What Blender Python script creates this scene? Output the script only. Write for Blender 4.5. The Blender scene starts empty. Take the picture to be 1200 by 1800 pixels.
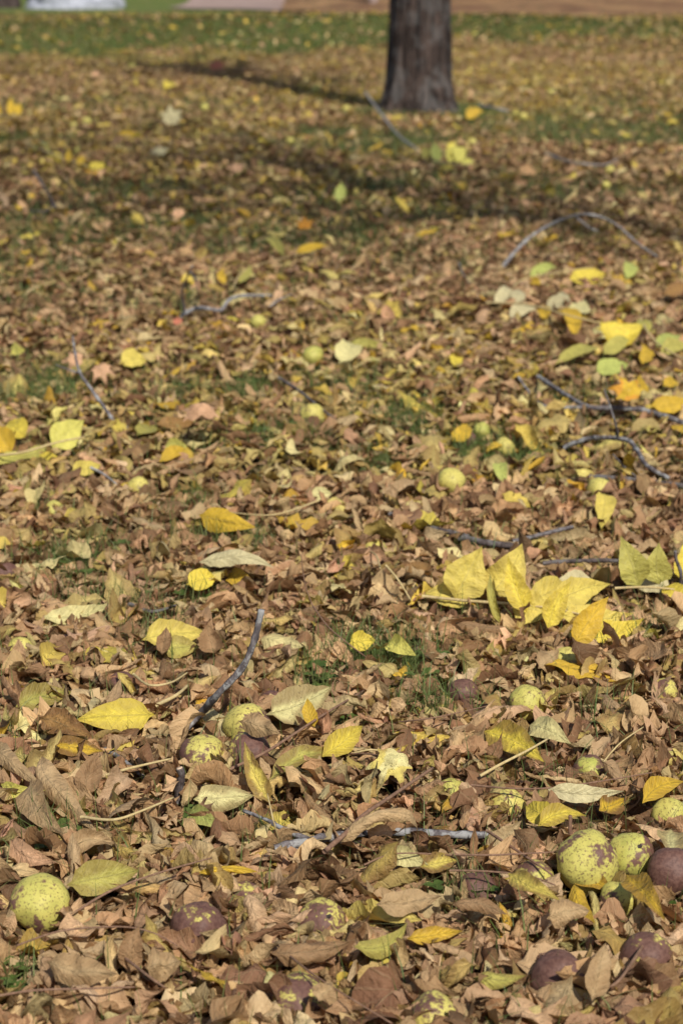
import bpy, math, random
import numpy as np
from mathutils import Vector, noise

SEED = 11
random.seed(SEED)
R = np.random.default_rng(SEED)
sc = bpy.context.scene
COL = sc.collection

# ------------------------------------------------------------------ camera
F, HZ, CH = 3300.0, -60.0, 0.852          # focal length in photo pixels, horizon row, eye height above litter surface
TH = math.atan((900 - HZ) / F)            # downward pitch
cam_d = bpy.data.cameras.new('camera')
cam = bpy.data.objects.new('camera', cam_d); COL.objects.link(cam)
cam.location = (0, 0, CH)
cam.rotation_euler = (math.pi / 2 - TH, 0, 0)
cam_d.sensor_fit = 'VERTICAL'; cam_d.sensor_height = 22.3; cam_d.sensor_width = 14.9
cam_d.lens = F / 1800 * 22.3
cam_d.clip_start = 0.05; cam_d.clip_end = 500
cam_d.dof.use_dof = True
cam_d.dof.focus_distance = 2.02
cam_d.dof.aperture_fstop = 5.0
sc.camera = cam

# ------------------------------------------------------------------ world, sun, exposure
AZ, EL = math.radians(159), math.radians(46)      # compass angle of the sun from +Y towards +X
w = bpy.data.worlds.new('World'); sc.world = w; w.use_nodes = True
nt = w.node_tree
sky = nt.nodes.new('ShaderNodeTexSky'); sky.sky_type = 'NISHITA'
sky.sun_disc = False; sky.sun_elevation = EL; sky.sun_rotation = AZ
nt.links.new(sky.outputs[0], nt.nodes['Background'].inputs[0])
nt.nodes['Background'].inputs[1].default_value = 0.088
sd = bpy.data.lights.new('sun', 'SUN'); sd.energy = 4.4; sd.angle = math.radians(0.9); sd.color = (1.0, 0.955, 0.88)
sun = bpy.data.objects.new('sun', sd); COL.objects.link(sun)
S = Vector((math.sin(AZ) * math.cos(EL), math.cos(AZ) * math.cos(EL), math.sin(EL)))
sun.rotation_euler = S.to_track_quat('Z', 'Y').to_euler()
sc.view_settings.view_transform = 'Standard'; sc.view_settings.look = 'None'
sc.view_settings.exposure = 0.15; sc.view_settings.gamma = 1.0
sc.cycles.max_bounces = 6
try: sc.cycles.use_denoising = True
except Exception: pass

# ------------------------------------------------------------------ geometry of the view
SOIL = -0.030                              # soil level; z = 0 is the mean top of the litter
cT, sT = math.cos(TH), math.sin(TH)
def ray(px, py):
    u, v = (px - 600) / F, (py - 900) / F
    return Vector((u, cT - v * sT, -(sT + v * cT)))      # camera z-depth 1
def at(px, py, z=0.0):
    r = ray(px, py); t = (z - CH) / r.z
    return Vector((0, 0, CH)) + r * t
def depth(p): return p.y * cT + (CH - p.z) * sT
def ppm(p): return F / depth(p)            # photo pixels per metre at a point
def wall(px, py, p0):                      # the point seen at (px,py) standing in the upright plane through p0
    r = ray(px, py); t = p0.y / r.y
    return Vector((0, 0, CH)) + r * t

# ------------------------------------------------------------------ numpy noise
_lat = np.random.default_rng(5).random((256, 256))
def vn(x, y):
    x = np.asarray(x, float); y = np.asarray(y, float)
    xi, yi = np.floor(x).astype(int), np.floor(y).astype(int)
    fx, fy = x - xi, y - yi
    fx = fx * fx * (3 - 2 * fx); fy = fy * fy * (3 - 2 * fy)
    g = lambda a, b: _lat[a % 256, b % 256]
    return (g(xi, yi) * (1 - fx) + g(xi + 1, yi) * fx) * (1 - fy) + (g(xi, yi + 1) * (1 - fx) + g(xi + 1, yi + 1) * fx) * fy
def fbm(x, y, o=3):
    a, s, t = 1.0, 0.0, 0.0
    for k in range(o):
        s = s + a * vn(x * 2 ** k + 17.3 * k, y * 2 ** k + 9.1 * k); t += a; a *= .5
    return s / t

# ------------------------------------------------------------------ node helpers
class NT:
    def __init__(s, m):
        m.use_nodes = True; s.t = m.node_tree; s.n = s.t.nodes; s.n.clear()
        s.out = s.n.new('ShaderNodeOutputMaterial')
    def node(s, ty, **kw):
        n = s.n.new(ty)
        for k, v in kw.items(): setattr(n, k, v)
        return n
    def put(s, sock, v):
        if isinstance(v, bpy.types.NodeSocket): s.t.links.new(v, sock)
        elif v is not None: sock.default_value = v
    def math(s, op, a, b=None, c=None, clamp=False):
        n = s.node('ShaderNodeMath', operation=op); n.use_clamp = clamp
        s.put(n.inputs[0], a)
        if b is not None: s.put(n.inputs[1], b)
        if c is not None: s.put(n.inputs[2], c)
        return n.outputs[0]
    def mix(s, f, a, b, mode='MIX'):
        n = s.node('ShaderNodeMix', data_type='RGBA', blend_type=mode)
        s.put(n.inputs[0], f); s.put(n.inputs[6], a); s.put(n.inputs[7], b)
        return n.outputs[2]
    def noise(s, vec, scale, detail=3, rough=.55, out=0):
        n = s.node('ShaderNodeTexNoise'); s.put(n.inputs['Vector'], vec)
        n.inputs['Scale'].default_value = scale; n.inputs['Detail'].default_value = detail
        n.inputs['Roughness'].default_value = rough
        return n.outputs[out]
    def ss(s, x, lo, hi):
        n = s.node('ShaderNodeMapRange', interpolation_type='SMOOTHSTEP')
        s.put(n.inputs[0], x); n.inputs[1].default_value = lo; n.inputs[2].default_value = hi
        return n.outputs[0]
    def attr(s, name):
        return s.node('ShaderNodeAttribute', attribute_name=name)
    def bump(s, h, strength, dist):
        n = s.node('ShaderNodeBump'); s.put(n.inputs['Height'], h)
        n.inputs['Strength'].default_value = strength; n.inputs['Distance'].default_value = dist
        return n.outputs[0]
    def bsdf(s, col, rough=.6, spec=.3, normal=None):
        n = s.node('ShaderNodeBsdfPrincipled')
        s.put(n.inputs['Base Color'], col); s.put(n.inputs['Roughness'], rough)
        n.inputs['Specular IOR Level'].default_value = spec
        if normal is not None: s.put(n.inputs['Normal'], normal)
        return n.outputs[0]
    def done(s, sh): s.t.links.new(sh, s.out.inputs[0])

def c4(c): return (c[0], c[1], c[2], 1)

def leaf_material():
    m = bpy.data.materials.new('leaf'); N = NT(m)
    tone = N.attr('tone'); col, spotamt = tone.outputs['Color'], tone.outputs['Alpha']
    par = N.attr('par').outputs['Vector']; lf = N.node('ShaderNodeSeparateXYZ')
    N.t.links.new(N.attr('lf').outputs['Vector'], lf.inputs[0])
    u, v, dry = lf.outputs
    av = N.math('ABSOLUTE', v)
    n1 = N.noise(par, 95, 4, .6)
    n2 = N.noise(par, 620, 2, .6)
    n3 = N.noise(par, 38, 2)
    k = N.math('MULTIPLY_ADD', n1, 0.9, 0.55)
    cc = N.mix(1.0, col, k, 'MULTIPLY')
    # dry, browned margins and blotches
    e = N.math('ADD', N.math('MULTIPLY', av, .55), N.math('MULTIPLY', n3, 1.0))
    e = N.math('MULTIPLY', N.ss(e, .64, .98), N.math('MULTIPLY', spotamt, .9))
    cc = N.mix(e, cc, (.19, .095, .035, 1))
    sp = N.math('MULTIPLY', N.ss(n2, .585, .64), N.math('MULTIPLY', spotamt, N.ss(n1, .42, .62)), clamp=True)
    cc = N.mix(sp, cc, (.05, .03, .015, 1))
    # veins
    mid = N.math('SUBTRACT', 1.0, N.ss(av, .02, .075))
    lat = N.math('PINGPONG', N.math('SUBTRACT', N.math('MULTIPLY', u, 8.0), N.math('MULTIPLY', av, 1.7)), .5)
    latl = N.math('SUBTRACT', 1.0, N.ss(lat, .03, .11))
    vein = N.math('MAXIMUM', mid, N.math('MULTIPLY', latl, .45))
    cc = N.mix(N.math('MULTIPLY', vein, .4), cc, N.mix(.5, cc, (.62, .5, .27, 1)))
    n5 = N.noise(par, 260, 4, .65)
    h = N.math('ADD', N.math('MULTIPLY', vein, .4), N.math('ADD', N.math('MULTIPLY', lat, .5), N.math('ADD', N.math('MULTIPLY', n1, 2.0), N.math('MULTIPLY', n5, N.math('MULTIPLY', dry, 1.1)))))
    nb = N.bump(h, .9, .0026)
    rough = N.math('MULTIPLY_ADD', dry, .22, .48)
    b = N.bsdf(cc, rough, .32, nb)
    tr = N.node('ShaderNodeBsdfTranslucent'); N.put(tr.inputs[0], N.mix(1.0, cc, (1.15, .95, .6, 1), 'MULTIPLY'))
    mx = N.node('ShaderNodeMixShader'); mx.inputs[0].default_value = .2
    N.t.links.new(b, mx.inputs[1]); N.t.links.new(tr.outputs[0], mx.inputs[2])
    N.done(mx.outputs[0]); return m

def grass_material(name, c0, c1, c2):
    m = bpy.data.materials.new(name); N = NT(m)
    a = N.attr('tone')
    col = N.mix(a.outputs['Alpha'], c4(c0), c4(c1))
    g = N.node('ShaderNodeNewGeometry')
    n = N.noise(g.outputs['Position'], 5, 2)
    col = N.mix(N.ss(n, .5, .75), col, c4(c2))
    b = N.bsdf(col, .5, .3)
    tr = N.node('ShaderNodeBsdfTranslucent'); N.put(tr.inputs[0], col)
    mx = N.node('ShaderNodeMixShader'); mx.inputs[0].default_value = .3
    N.t.links.new(b, mx.inputs[1]); N.t.links.new(tr.outputs[0], mx.inputs[2])
    N.done(mx.outputs[0]); return m

def bark_material(name, c0, c1, lichen=0.0, scale=1.0, streak=6.0, bump=.004):
    m = bpy.data.materials.new(name); N = NT(m)
    tc = N.node('ShaderNodeTexCoord'); mp = N.node('ShaderNodeMapping')
    N.t.links.new(tc.outputs['Object'], mp.inputs[0]); mp.inputs['Scale'].default_value = (1, 1, 1 / streak)
    n1 = N.noise(mp.outputs[0], 26 * scale, 5, .6); n2 = N.noise(tc.outputs['Object'], 70 * scale, 3)
    n3 = N.noise(tc.outputs['Object'], 9 * scale, 3)
    col = N.mix(N.ss(n1, .35, .68), c4(c0), c4(c1))
    col = N.mix(N.math('MULTIPLY', N.ss(n2, .4, .7), .4), col, c4([x * .6 for x in c0]))
    if lichen: col = N.mix(N.math('MULTIPLY', N.ss(N.math('ADD', n3, N.math('MULTIPLY', n2, .35)), .66, .78), lichen), col, (.42, .42, .40, 1))
    h = N.math('ADD', n1, N.math('MULTIPLY', n2, .35))
    N.done(N.bsdf(col, .85, .2, N.bump(h, 1.0, bump))); return m

def walnut_material(name, kind, brown, seed, green, bdir=(0, .3, -.9), r=.027):
    """kind: 'husk'; brown 0..1 share of browned skin; green 0..1 between yellow and green"""
    m = bpy.data.materials.new(name); N = NT(m)
    tc = N.node('ShaderNodeTexCoord'); mp = N.node('ShaderNodeMapping')
    N.t.links.new(tc.outputs['Object'], mp.inputs[0]); mp.inputs['Location'].default_value = (seed * 1.7, seed * .9, seed * 2.3)
    p = mp.outputs[0]
    n1 = N.noise(p, 34, 3, .6); n2 = N.noise(p, 260, 3, .6); n3 = N.noise(p, 900, 2); n4 = N.noise(p, 80, 3)
    yel, grn = (.56, .47, .12), (.31, .33, .065)
    base = [a * (1 - green) + b * green for a, b in zip(yel, grn)]
    alt = [a * (1 - green * .5) + b * green * .5 for a, b in zip(yel, grn)]
    col = N.mix(N.ss(n4, .35, .68), c4(base), c4(alt))
    col = N.mix(N.math('MULTIPLY', N.ss(n2, .53, .64), .6), col, (.2, .14, .05, 1))
    n6 = N.noise(p, 520, 2, .6); col = N.mix(N.math('MULTIPLY', N.ss(n6, .6, .66), .7), col, (.10, .06, .03, 1))
    br = N.mix(N.ss(n2, .35, .65), (.10, .046, .034, 1), (.155, .078, .056, 1))
    th = .80 - .62 * brown
    vm = N.node('ShaderNodeVectorMath', operation='DOT_PRODUCT'); N.t.links.new(tc.outputs['Object'], vm.inputs[0]); vm.inputs[1].default_value = [c / r * .13 for c in bdir]
    n1 = N.math('ADD', n1, vm.outputs['Value'])
    f = N.ss(N.math('ADD', n1, N.math('MULTIPLY', N.math('ADD', N.math('SUBTRACT', n2, .5), N.math('SUBTRACT', n4, .5)), .42)), th - .05, th + .09)
    if brown >= .99: f = 1.0
    col = N.mix(f, col, br)
    h = N.math('ADD', N.math('MULTIPLY', n2, .8), N.math('ADD', N.math('MULTIPLY', n3, .35), N.math('MULTIPLY', n1, 1.2)))
    N.done(N.bsdf(col, .58, .3, N.bump(h, .7, .0009))); return m

M_LEAF = leaf_material()
M_GRASS = grass_material('grass_blade', (.08, .125, .028), (.20, .24, .075), (.20, .18, .07))
M_LAWN = grass_material('lawn_blade', (.058, .08, .018), (.115, .125, .035), (.17, .125, .045))
M_CLOVER = grass_material('clover_leaf', (.06, .105, .02), (.12, .165, .04), (.09, .13, .03))
M_THATCH = grass_material('dry_blade', (.30, .21, .12), (.42, .32, .2), (.26, .16, .1))
M_STICK = bark_material('twig_bark', (.075, .062, .062), (.20, .175, .172), .55, 6.0, 3.0, .0012)
M_STICKD = bark_material('dark_twig_bark', (.05, .037, .034), (.14, .11, .10), .2, 6.0, 3.0, .0012)
M_STICKP = bark_material('pale_twig_bark', (.16, .145, .14), (.32, .30, .29), .5, 5.0, 3.0, .0012)
M_STALK = bark_material('stalk_skin', (.17, .095, .06), (.27, .16, .10), 0, 8.0, 3.0, .0004)
M_STALKY = bark_material('pale_stalk_skin', (.46, .34, .15), (.56, .44, .22), 0, 8.0, 3.0, .0004)
M_TRUNK = bark_material('trunk_bark', (.022, .015, .012), (.115, .08, .065), .14, 1.2, 7.0, .045)
M_CUT = bark_material('cut_wood', (.55, .38, .24), (.68, .5, .34), 0, 9.0, 1.0, .0004)

# ------------------------------------------------------------------ object helpers
def tag(o, label=None, cat=None, group=None, kind=None):
    if label: o['label'] = label
    if cat: o['category'] = cat
    if group: o['group'] = group
    if kind: o['kind'] = kind
    return o
def empty(name, loc):
    o = bpy.data.objects.new(name, None); COL.objects.link(o); o.location = loc; o.empty_display_size = .02
    return o
def mesh_obj(name, V, faces, mat, loc=(0, 0, 0), parent=None, smooth=True):
    me = bpy.data.meshes.new(name)
    V = np.asarray(V, np.float32).reshape(-1, 3); Fq = np.asarray(faces, np.int32); k = Fq.shape[1]
    me.vertices.add(len(V)); me.vertices.foreach_set('co', V.ravel())
    me.loops.add(Fq.size); me.loops.foreach_set('vertex_index', Fq.ravel())
    me.polygons.add(len(Fq)); me.polygons.foreach_set('loop_start', np.arange(0, Fq.size, k, dtype=np.int32))
    me.polygons.foreach_set('use_smooth', np.full(len(Fq), smooth))
    me.update(calc_edges=True); me.validate()
    me.materials.append(mat)
    o = bpy.data.objects.new(name, me); COL.objects.link(o); o.location = loc
    if parent is not None: o.parent = parent
    return o
def set_attr(me, name, ty, arr):
    a = me.attributes.new(name, ty, 'POINT')
    key = 'color' if ty == 'FLOAT_COLOR' else ('vector' if ty == 'FLOAT_VECTOR' else 'value')
    a.data.foreach_set(key, np.asarray(arr, np.float32).ravel())

# ------------------------------------------------------------------ leaves: a batch of curled blades at once
def grid_faces(nu, nv):
    i, j = np.meshgrid(np.arange(nu - 1), np.arange(nv - 1), indexing='ij')
    a = (i * nv + j).ravel()
    return np.stack([a, a + nv, a + nv + 1, a + 1], 1)
def width_profile(u, shape):
    """shape 0 = lance-shaped leaflet, 1 = broad egg-shaped leaf"""
    p, q = np.clip((u - .05) / .95, 0, 1), np.clip((u - .08) / .92, 0, 1)
    lance = p ** .6 * (1 - p) ** 1.35 / .299
    egg = q ** .5 * (1 - q) ** 1.0 / .385
    return lance * (1 - shape) + egg * shape + .02
def leaf_points(n, nu, nv, L, W, roll, bend, twist, wav, fold, shape, jag=.05, side=None, crumple=0.):
    """(n, nu*nv, 3) points in the leaf's own frame: x along the midrib from 0 to L, y across, z up"""
    u = np.linspace(0, 1, nu)[None, :, None]; v = np.linspace(-1, 1, nv)[None, None, :]
    X = lambda a: np.broadcast_to(np.asarray(a, float).reshape(-1, 1, 1), (n, 1, 1))
    L, W, roll, bend, twist, wav, fold, shape = map(X, (L, W, roll, bend, twist, wav, fold, shape))
    ph = R.random((n, 1, 1)) * 6.28; ph2 = R.random((n, 1, 1)) * 6.28; fr = 1.4 + R.random((n, 1, 1)) * 2.6
    wu = W * width_profile(u, shape)
    if jag:
        e = np.ones((n, nu, nv)); e[:, :, 0] += R.normal(0, jag, (n, nu)); e[:, :, -1] += R.normal(0, jag, (n, nu))
        wu = wu * e
    s = v * wu
    th = bend * (u - .4) + .35 * bend * np.sin(5 * u + ph)
    ds = L / (nu - 1)
    cx = np.cumsum(np.cos(th) * ds, 1) - np.cos(th[:, :1]) * ds
    cz = np.cumsum(np.sin(th) * ds, 1) - np.sin(th[:, :1]) * ds
    sb = (R.normal(0, .06, (n, 1, 1)) if side is None else X(side)) * L * np.sin(np.pi * u)
    r = roll * (0.55 + .6 * u + .25 * np.sin(4 * u + ph2))
    r = np.where(np.abs(r) < .05, .05, r)
    a = s / W * r * (.7 + .75 * np.abs(v) ** 2)
    y = np.sin(a) / r * W; z = (1 - np.cos(a)) / r * W
    z = z + np.abs(s) * fold + wav * W * np.abs(v) ** 1.6 * np.sin(2 * np.pi * fr * u + ph + np.where(v > 0, ph2, 0)) * np.minimum(1, wu / W * 1.5)
    if np.any(crumple):
        cr = X(crumple) * W * np.minimum(1, wu / W + .2)
        for q in range(4):
            fu_, fv_ = R.normal(0, 6 + 3 * q, (n, 1, 1)), R.normal(0, 1.0 + .8 * q, (n, 1, 1)); pq = R.random((n, 1, 1)) * 6.28
            z = z + cr * (.9 / (1 + .35 * q)) * np.sin(fu_ * u + fv_ * v + pq)
            y = y + cr * (.35 / (1 + .45 * q)) * np.cos(fu_ * u - fv_ * v + 2 * pq)
    if nu >= 9: z = z + .05 * W * np.sin(2 * np.pi * 8 * (u - .13 * np.abs(v) * 1.5)) * np.minimum(1, wu / W) * np.minimum(1, np.abs(v) * 2)
    tau = twist * (u - .5)
    yb = y * np.cos(tau) - z * np.sin(tau); zb = y * np.sin(tau) + z * np.cos(tau)
    P = np.stack([cx - np.sin(th) * zb, yb + sb + 0 * zb, cz + np.cos(th) * zb], -1)
    return P.reshape(n, nu * nv, 3)
def rotmats(yaw, pitch, rl):
    cy, sy, cp, sp, cr, sr = np.cos(yaw), np.sin(yaw), np.cos(pitch), np.sin(pitch), np.cos(rl), np.sin(rl)
    n = len(yaw); Z = np.zeros(n); O = np.ones(n)
    Rz = np.stack([np.stack([cy, -sy, Z], -1), np.stack([sy, cy, Z], -1), np.stack([Z, Z, O], -1)], 1)
    Ry = np.stack([np.stack([cp, Z, -sp], -1), np.stack([Z, O, Z], -1), np.stack([sp, Z, cp], -1)], 1)
    Rx = np.stack([np.stack([O, Z, Z], -1), np.stack([Z, cr, -sr], -1), np.stack([Z, sr, cr], -1)], 1)
    return Rz @ Ry @ Rx
def leaf_attrs(me, n, nu, nv, L, W, tone, spot, dry):
    u = np.broadcast_to(np.linspace(0, 1, nu)[None, :, None], (n, nu, nv)); v = np.broadcast_to(np.linspace(-1, 1, nv)[None, None, :], (n, nu, nv))
    X = lambda a: np.broadcast_to(np.asarray(a, float).reshape(-1, 1, 1), (n, nu, nv))
    t = np.empty((n, nu * nv, 4)); t[:, :, :3] = np.asarray(tone).reshape(-1, 1, 3); t[:, :, 3] = np.asarray(spot, float).reshape(-1, 1)
    set_attr(me, 'tone', 'FLOAT_COLOR', t)
    set_attr(me, 'par', 'FLOAT_VECTOR', np.stack([u * X(L), v * X(W), X(R.random(n) * 40)], -1))
    set_attr(me, 'lf', 'FLOAT_VECTOR', np.stack([u, v, X(dry)], -1))

BROWNS = np.array([(.56, .37, .22), (.45, .28, .16), (.62, .45, .27), (.33, .19, .105), (.52, .32, .19), (.20, .11, .06), (.58, .44, .25), (.40, .24, .14), (.27, .15, .085), (.55, .37, .22), (.60, .41, .26)]) * np.array([1.0, .99, .88])
OLIVES = np.array([(.54, .41, .14), (.50, .37, .12), (.60, .48, .19), (.42, .31, .09)])
YELLOWS = np.array([(.70, .52, .10), (.72, .58, .17), (.64, .41, .045), (.72, .60, .26), (.60, .47, .08)])
def litter_tones(n, py, pyel, pol):
    """per-leaf colour, spot amount, dryness; pyel / pol are chances of yellow and olive leaves"""
    r = R.random(n)
    t = BROWNS[R.integers(0, len(BROWNS), n)].copy(); spot = R.random(n) * .5; dry = np.ones(n)
    k = r < pol; t[k] = OLIVES[R.integers(0, 4, k.sum())]; spot[k] = .3 + .5 * R.random(k.sum())
    k = r < pyel; t[k] = YELLOWS[R.integers(0, 5, k.sum())]; spot[k] = R.random(k.sum()) * .8; dry[k] = .4
    t *= R.normal(1, .13, (n, 1)).clip(.65, 1.3); t *= R.normal(1, .04, (n, 3))
    return t.clip(.02, .8), spot, dry, r < pyel

def smin(a, b): return np.minimum(a, b)

# grass patches of the photo: (px, py, half width px, half height px, strength)
PATCHES = [(700, 1185, 130, 36, 1.0), (130, 1010, 110, 40, .8), (330, 930, 60, 40, .55), (380, 985, 90, 25, .7), (760, 1270, 90, 40, .8), (90, 1530, 70, 35, .75), (30, 1780, 40, 40, .8),
           (560, 1240, 45, 40, .8), (820, 1000, 40, 25, .3), (760, 1480, 60, 60, .35), (830, 1620, 70, 40, .6), (1110, 1150, 40, 25, .5), (200, 1090, 120, 30, .6), (940, 1420, 60, 50, .3),
           (1180, 1640, 60, 40, .5), (470, 1520, 50, 30, .5), (1080, 1600, 110, 40, .4), (860, 830, 90, 40, .55), (720, 760, 90, 30, .5), (470, 790, 100, 30, .4), (620, 700, 90, 20, .4),
           (240, 345, 120, 22, .8), (60, 430, 100, 40, .6), (650, 440, 250, 20, .55), (820, 195, 60, 12, 1.), (690, 190, 60, 10, .9), (60, 590, 90, 30, .4), (700, 330, 120, 20, .6),
           (580, 370, 120, 25, .5), (1000, 440, 150, 30, .5), (480, 410, 120, 20, .5), (900, 330, 80, 25, .5), (150, 570, 120, 25, .4), (690, 500, 200, 25, .3), (640, 590, 150, 25, .35),
           (1020, 720, 60, 25, .4), (60, 700, 80, 40, .5), (300, 720, 80, 25, .4), (430, 710, 40, 20, .7), (1060, 1300, 60, 30, .3), (640, 850, 60, 30, .3), (250, 1150, 60, 30, .4), (110, 380, 80, 20, .6)]
_pc = []
for (a, b, rx, ry, s) in PATCHES:
    p = at(a, b, SOIL); q = at(a + rx, b, SOIL); t = at(a, b - ry, SOIL); bt = at(a, b + ry, SOIL)
    _pc.append((p.x, (t.y + bt.y) / 2, abs(q.x - p.x), abs(t.y - bt.y) / 2, s))
def patchiness(x, y):
    """0 = full litter, 1 = open grass"""
    g = np.zeros_like(x)
    wob = fbm(x * 9 + 3, y * 6, 3) - .5
    for (cx, cy, rx, ry, s) in _pc:
        d = np.sqrt(((x - cx) / rx) ** 2 + ((y - cy) / ry) ** 2) + wob * 1.1
        g = np.maximum(g, s * np.clip(1.4 - d, 0, 1))
    far = np.clip((fbm(x * 1.1 + 40, y * .8, 3) - .50) * 4.5, 0, 1) * .8
    g = np.maximum(g, far * np.clip((y - 2.6) / 3, 0, 1) * np.clip((15 - y) / 4, .35, 1))
    return g
def lawn_edge(x): return 18.6 + x * .45 + 3.4 * (fbm(x * .8 + 7, x * 0 + 3., 2) - .5)     # where the litter thins out into lawn
def lawniness(x, y):
    return np.clip((y - lawn_edge(x) + 5.0 * (fbm(x * 1.6, y * .7 + 9, 3) - .5)) / 3.0, 0, 1)

KEEP = []          # (x, y, radius, ceiling) discs where litter must stay low or open, filled by the hero objects first
def keep(p, r, top): KEEP.append((p.x, p.y, r, top))

# ------------------------------------------------------------------ hero records
LAND = []          # (point, short description) landmarks for the labels of small things
LEAF_H = {}
def basis(A, Nn):
    A = A.normalized(); Nn = (Nn - A * Nn.dot(A)).normalized(); B = Nn.cross(A)
    return np.array([[A.x, B.x, Nn.x], [A.y, B.y, Nn.y], [A.z, B.z, Nn.z]])
YC = dict(yellow=(.68, .54, .11), bright=(.72, .56, .07), pale=(.68, .60, .26), lemon=(.62, .56, .12), gold=(.62, .40, .035), orange=(.62, .27, .03), olive=(.45, .40, .09),
          tan=(.50, .34, .17), brown=(.34, .205, .10), green=(.42, .45, .11), peach=(.62, .36, .2), red=(.52, .17, .10), rust=(.35, .19, .06), cream=(.60, .52, .28))
def blade(name, p0, p1, wd, c, tilt=35, roll=.5, bend=-.4, twist=0., wav=.12, fold=.12, shape=.25, spot=.5, dry=.4, parent=None, side=None, nrm=None):
    """one leaf between two world points; wd full width in metres; tilt leans its face towards the camera"""
    A = p1 - p0; L = A.length
    t = math.radians(tilt)
    Nn = nrm or Vector((0, -math.sin(t), math.cos(t)))
    M = basis(A, Nn)
    P = leaf_points(1, 15, 9, L * 1.03, wd / 2, roll, bend, twist, wav, fold, shape, .035, side, .28 if dry > .7 else .07)[0]
    P = P @ M.T
    P = P - P[:9].mean(0)
    o = mesh_obj(name, P, grid_faces(15, 9), M_LEAF, p0 if parent is None else p0 - parent.location, parent)
    cc = np.array(YC[c]) * R.normal(1, .06); leaf_attrs(o.data, 1, 15, 9, L, wd / 2, cc.clip(0, .8), spot, dry)
    return o
def hero_leaf(x0, y0, x1, y1, wpx, c, label, tilt=35, lift=0., z=.016, name='yellow_leaf', cat='leaf', group='yellow leaves on the litter', land=None, **kw):
    p0 = at(x0, y0, z); g = at(x1, y1, z); v = wall(x1, y1, p0); p1 = g.lerp(v, lift)
    p0b = at(x0, y0, z)
    wd = wpx * .78 / ppm(p0)
    o = blade(name, p0b, p1, wd, c, tilt=tilt, **kw)
    tag(o, label, cat, group)
    for t in (0, .25, .5, .75, 1.):
        q = p0b.lerp(p1, t)
        if q.z < .05: keep(q, wd * .5 + .004, .0 if lift < .2 else .004)
    # keep the view onto it clear as well
    for t in (.2, .5, .8):
        q = p0b.lerp(p1, t); keep(Vector((q.x, q.y - .03, 0)), wd * .5, .004)
    if land: LAND.append((p0b.lerp(p1, .5), land))
    return o

def tube(name, pts, radii, mat, loc, parent=None, seg=8, bumpy=0., sub=6):
    """a bent round stem along world points; radii in metres"""
    P = [Vector(p) for p in pts]; n = len(P); C = []; Rr = []
    for i in range(n - 1):
        p0, p1, p2, p3 = P[max(i - 1, 0)], P[i], P[i + 1], P[min(i + 2, n - 1)]
        for k in range(sub):
            t = k / sub
            C.append(.5 * ((2 * p1) + (p2 - p0) * t + (2 * p0 - 5 * p1 + 4 * p2 - p3) * t * t + (3 * p1 - p0 - 3 * p2 + p3) * t ** 3))
            Rr.append(radii[i] * (1 - t) + radii[i + 1] * t)
    C.append(P[-1]); Rr.append(radii[-1]); m = len(C)
    V = []; up = Vector((.13, .2, 1))
    for i, c in enumerate(C):
        T = (C[min(i + 1, m - 1)] - C[max(i - 1, 0)]).normalized()
        X = T.cross(up).normalized(); Y = X.cross(T)
        node_ = 1 + (.25 * bumpy if (i % 7 == 3) else 0)
        for k in range(seg):
            a = 2 * math.pi * k / seg
            q = c * 130
            r = Rr[i] * node_ * (1 + bumpy * .5 * noise.noise(q + Vector((math.cos(a), math.sin(a), 0)) * .9))
            V.append(c + (X * math.cos(a) + Y * math.sin(a)) * r - Vector(loc))
    Fq = []
    for i in range(m - 1):
        for k in range(seg):
            Fq.append((i * seg + k, i * seg + (k + 1) % seg, (i + 1) * seg + (k + 1) % seg, (i + 1) * seg + k))
    for base, i0 in ((0, 0), ((m - 1) * seg, m - 1)):
        V.append(C[i0] - Vector(loc)); ci = len(V) - 1
        for k in range(0, seg, 1): Fq.append((ci, base + k, base + (k + 1) % seg, ci))
    me = bpy.data.meshes.new(name)
    me.from_pydata([tuple(v) for v in V], [], [tuple(f) if f[0] != f[3] else f[:3] for f in Fq]); me.update()
    for pl in me.polygons: pl.use_smooth = True
    me.materials.append(mat)
    o = bpy.data.objects.new(name, me); COL.objects.link(o)
    o.location = loc if parent is None else Vector(loc) - parent.location
    if parent is not None: o.parent = parent
    return o
def pxpath(pts):
    """[(px, py, z)] or (px, py, z, 'w') -> world; 'w' keeps the point in the upright plane of the first one"""
    out = []
    for q in pts:
        if len(q) == 4: out.append(wall(q[0], q[1], out[0]))
        else: out.append(at(q[0], q[1], q[2]))
    return out
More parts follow.
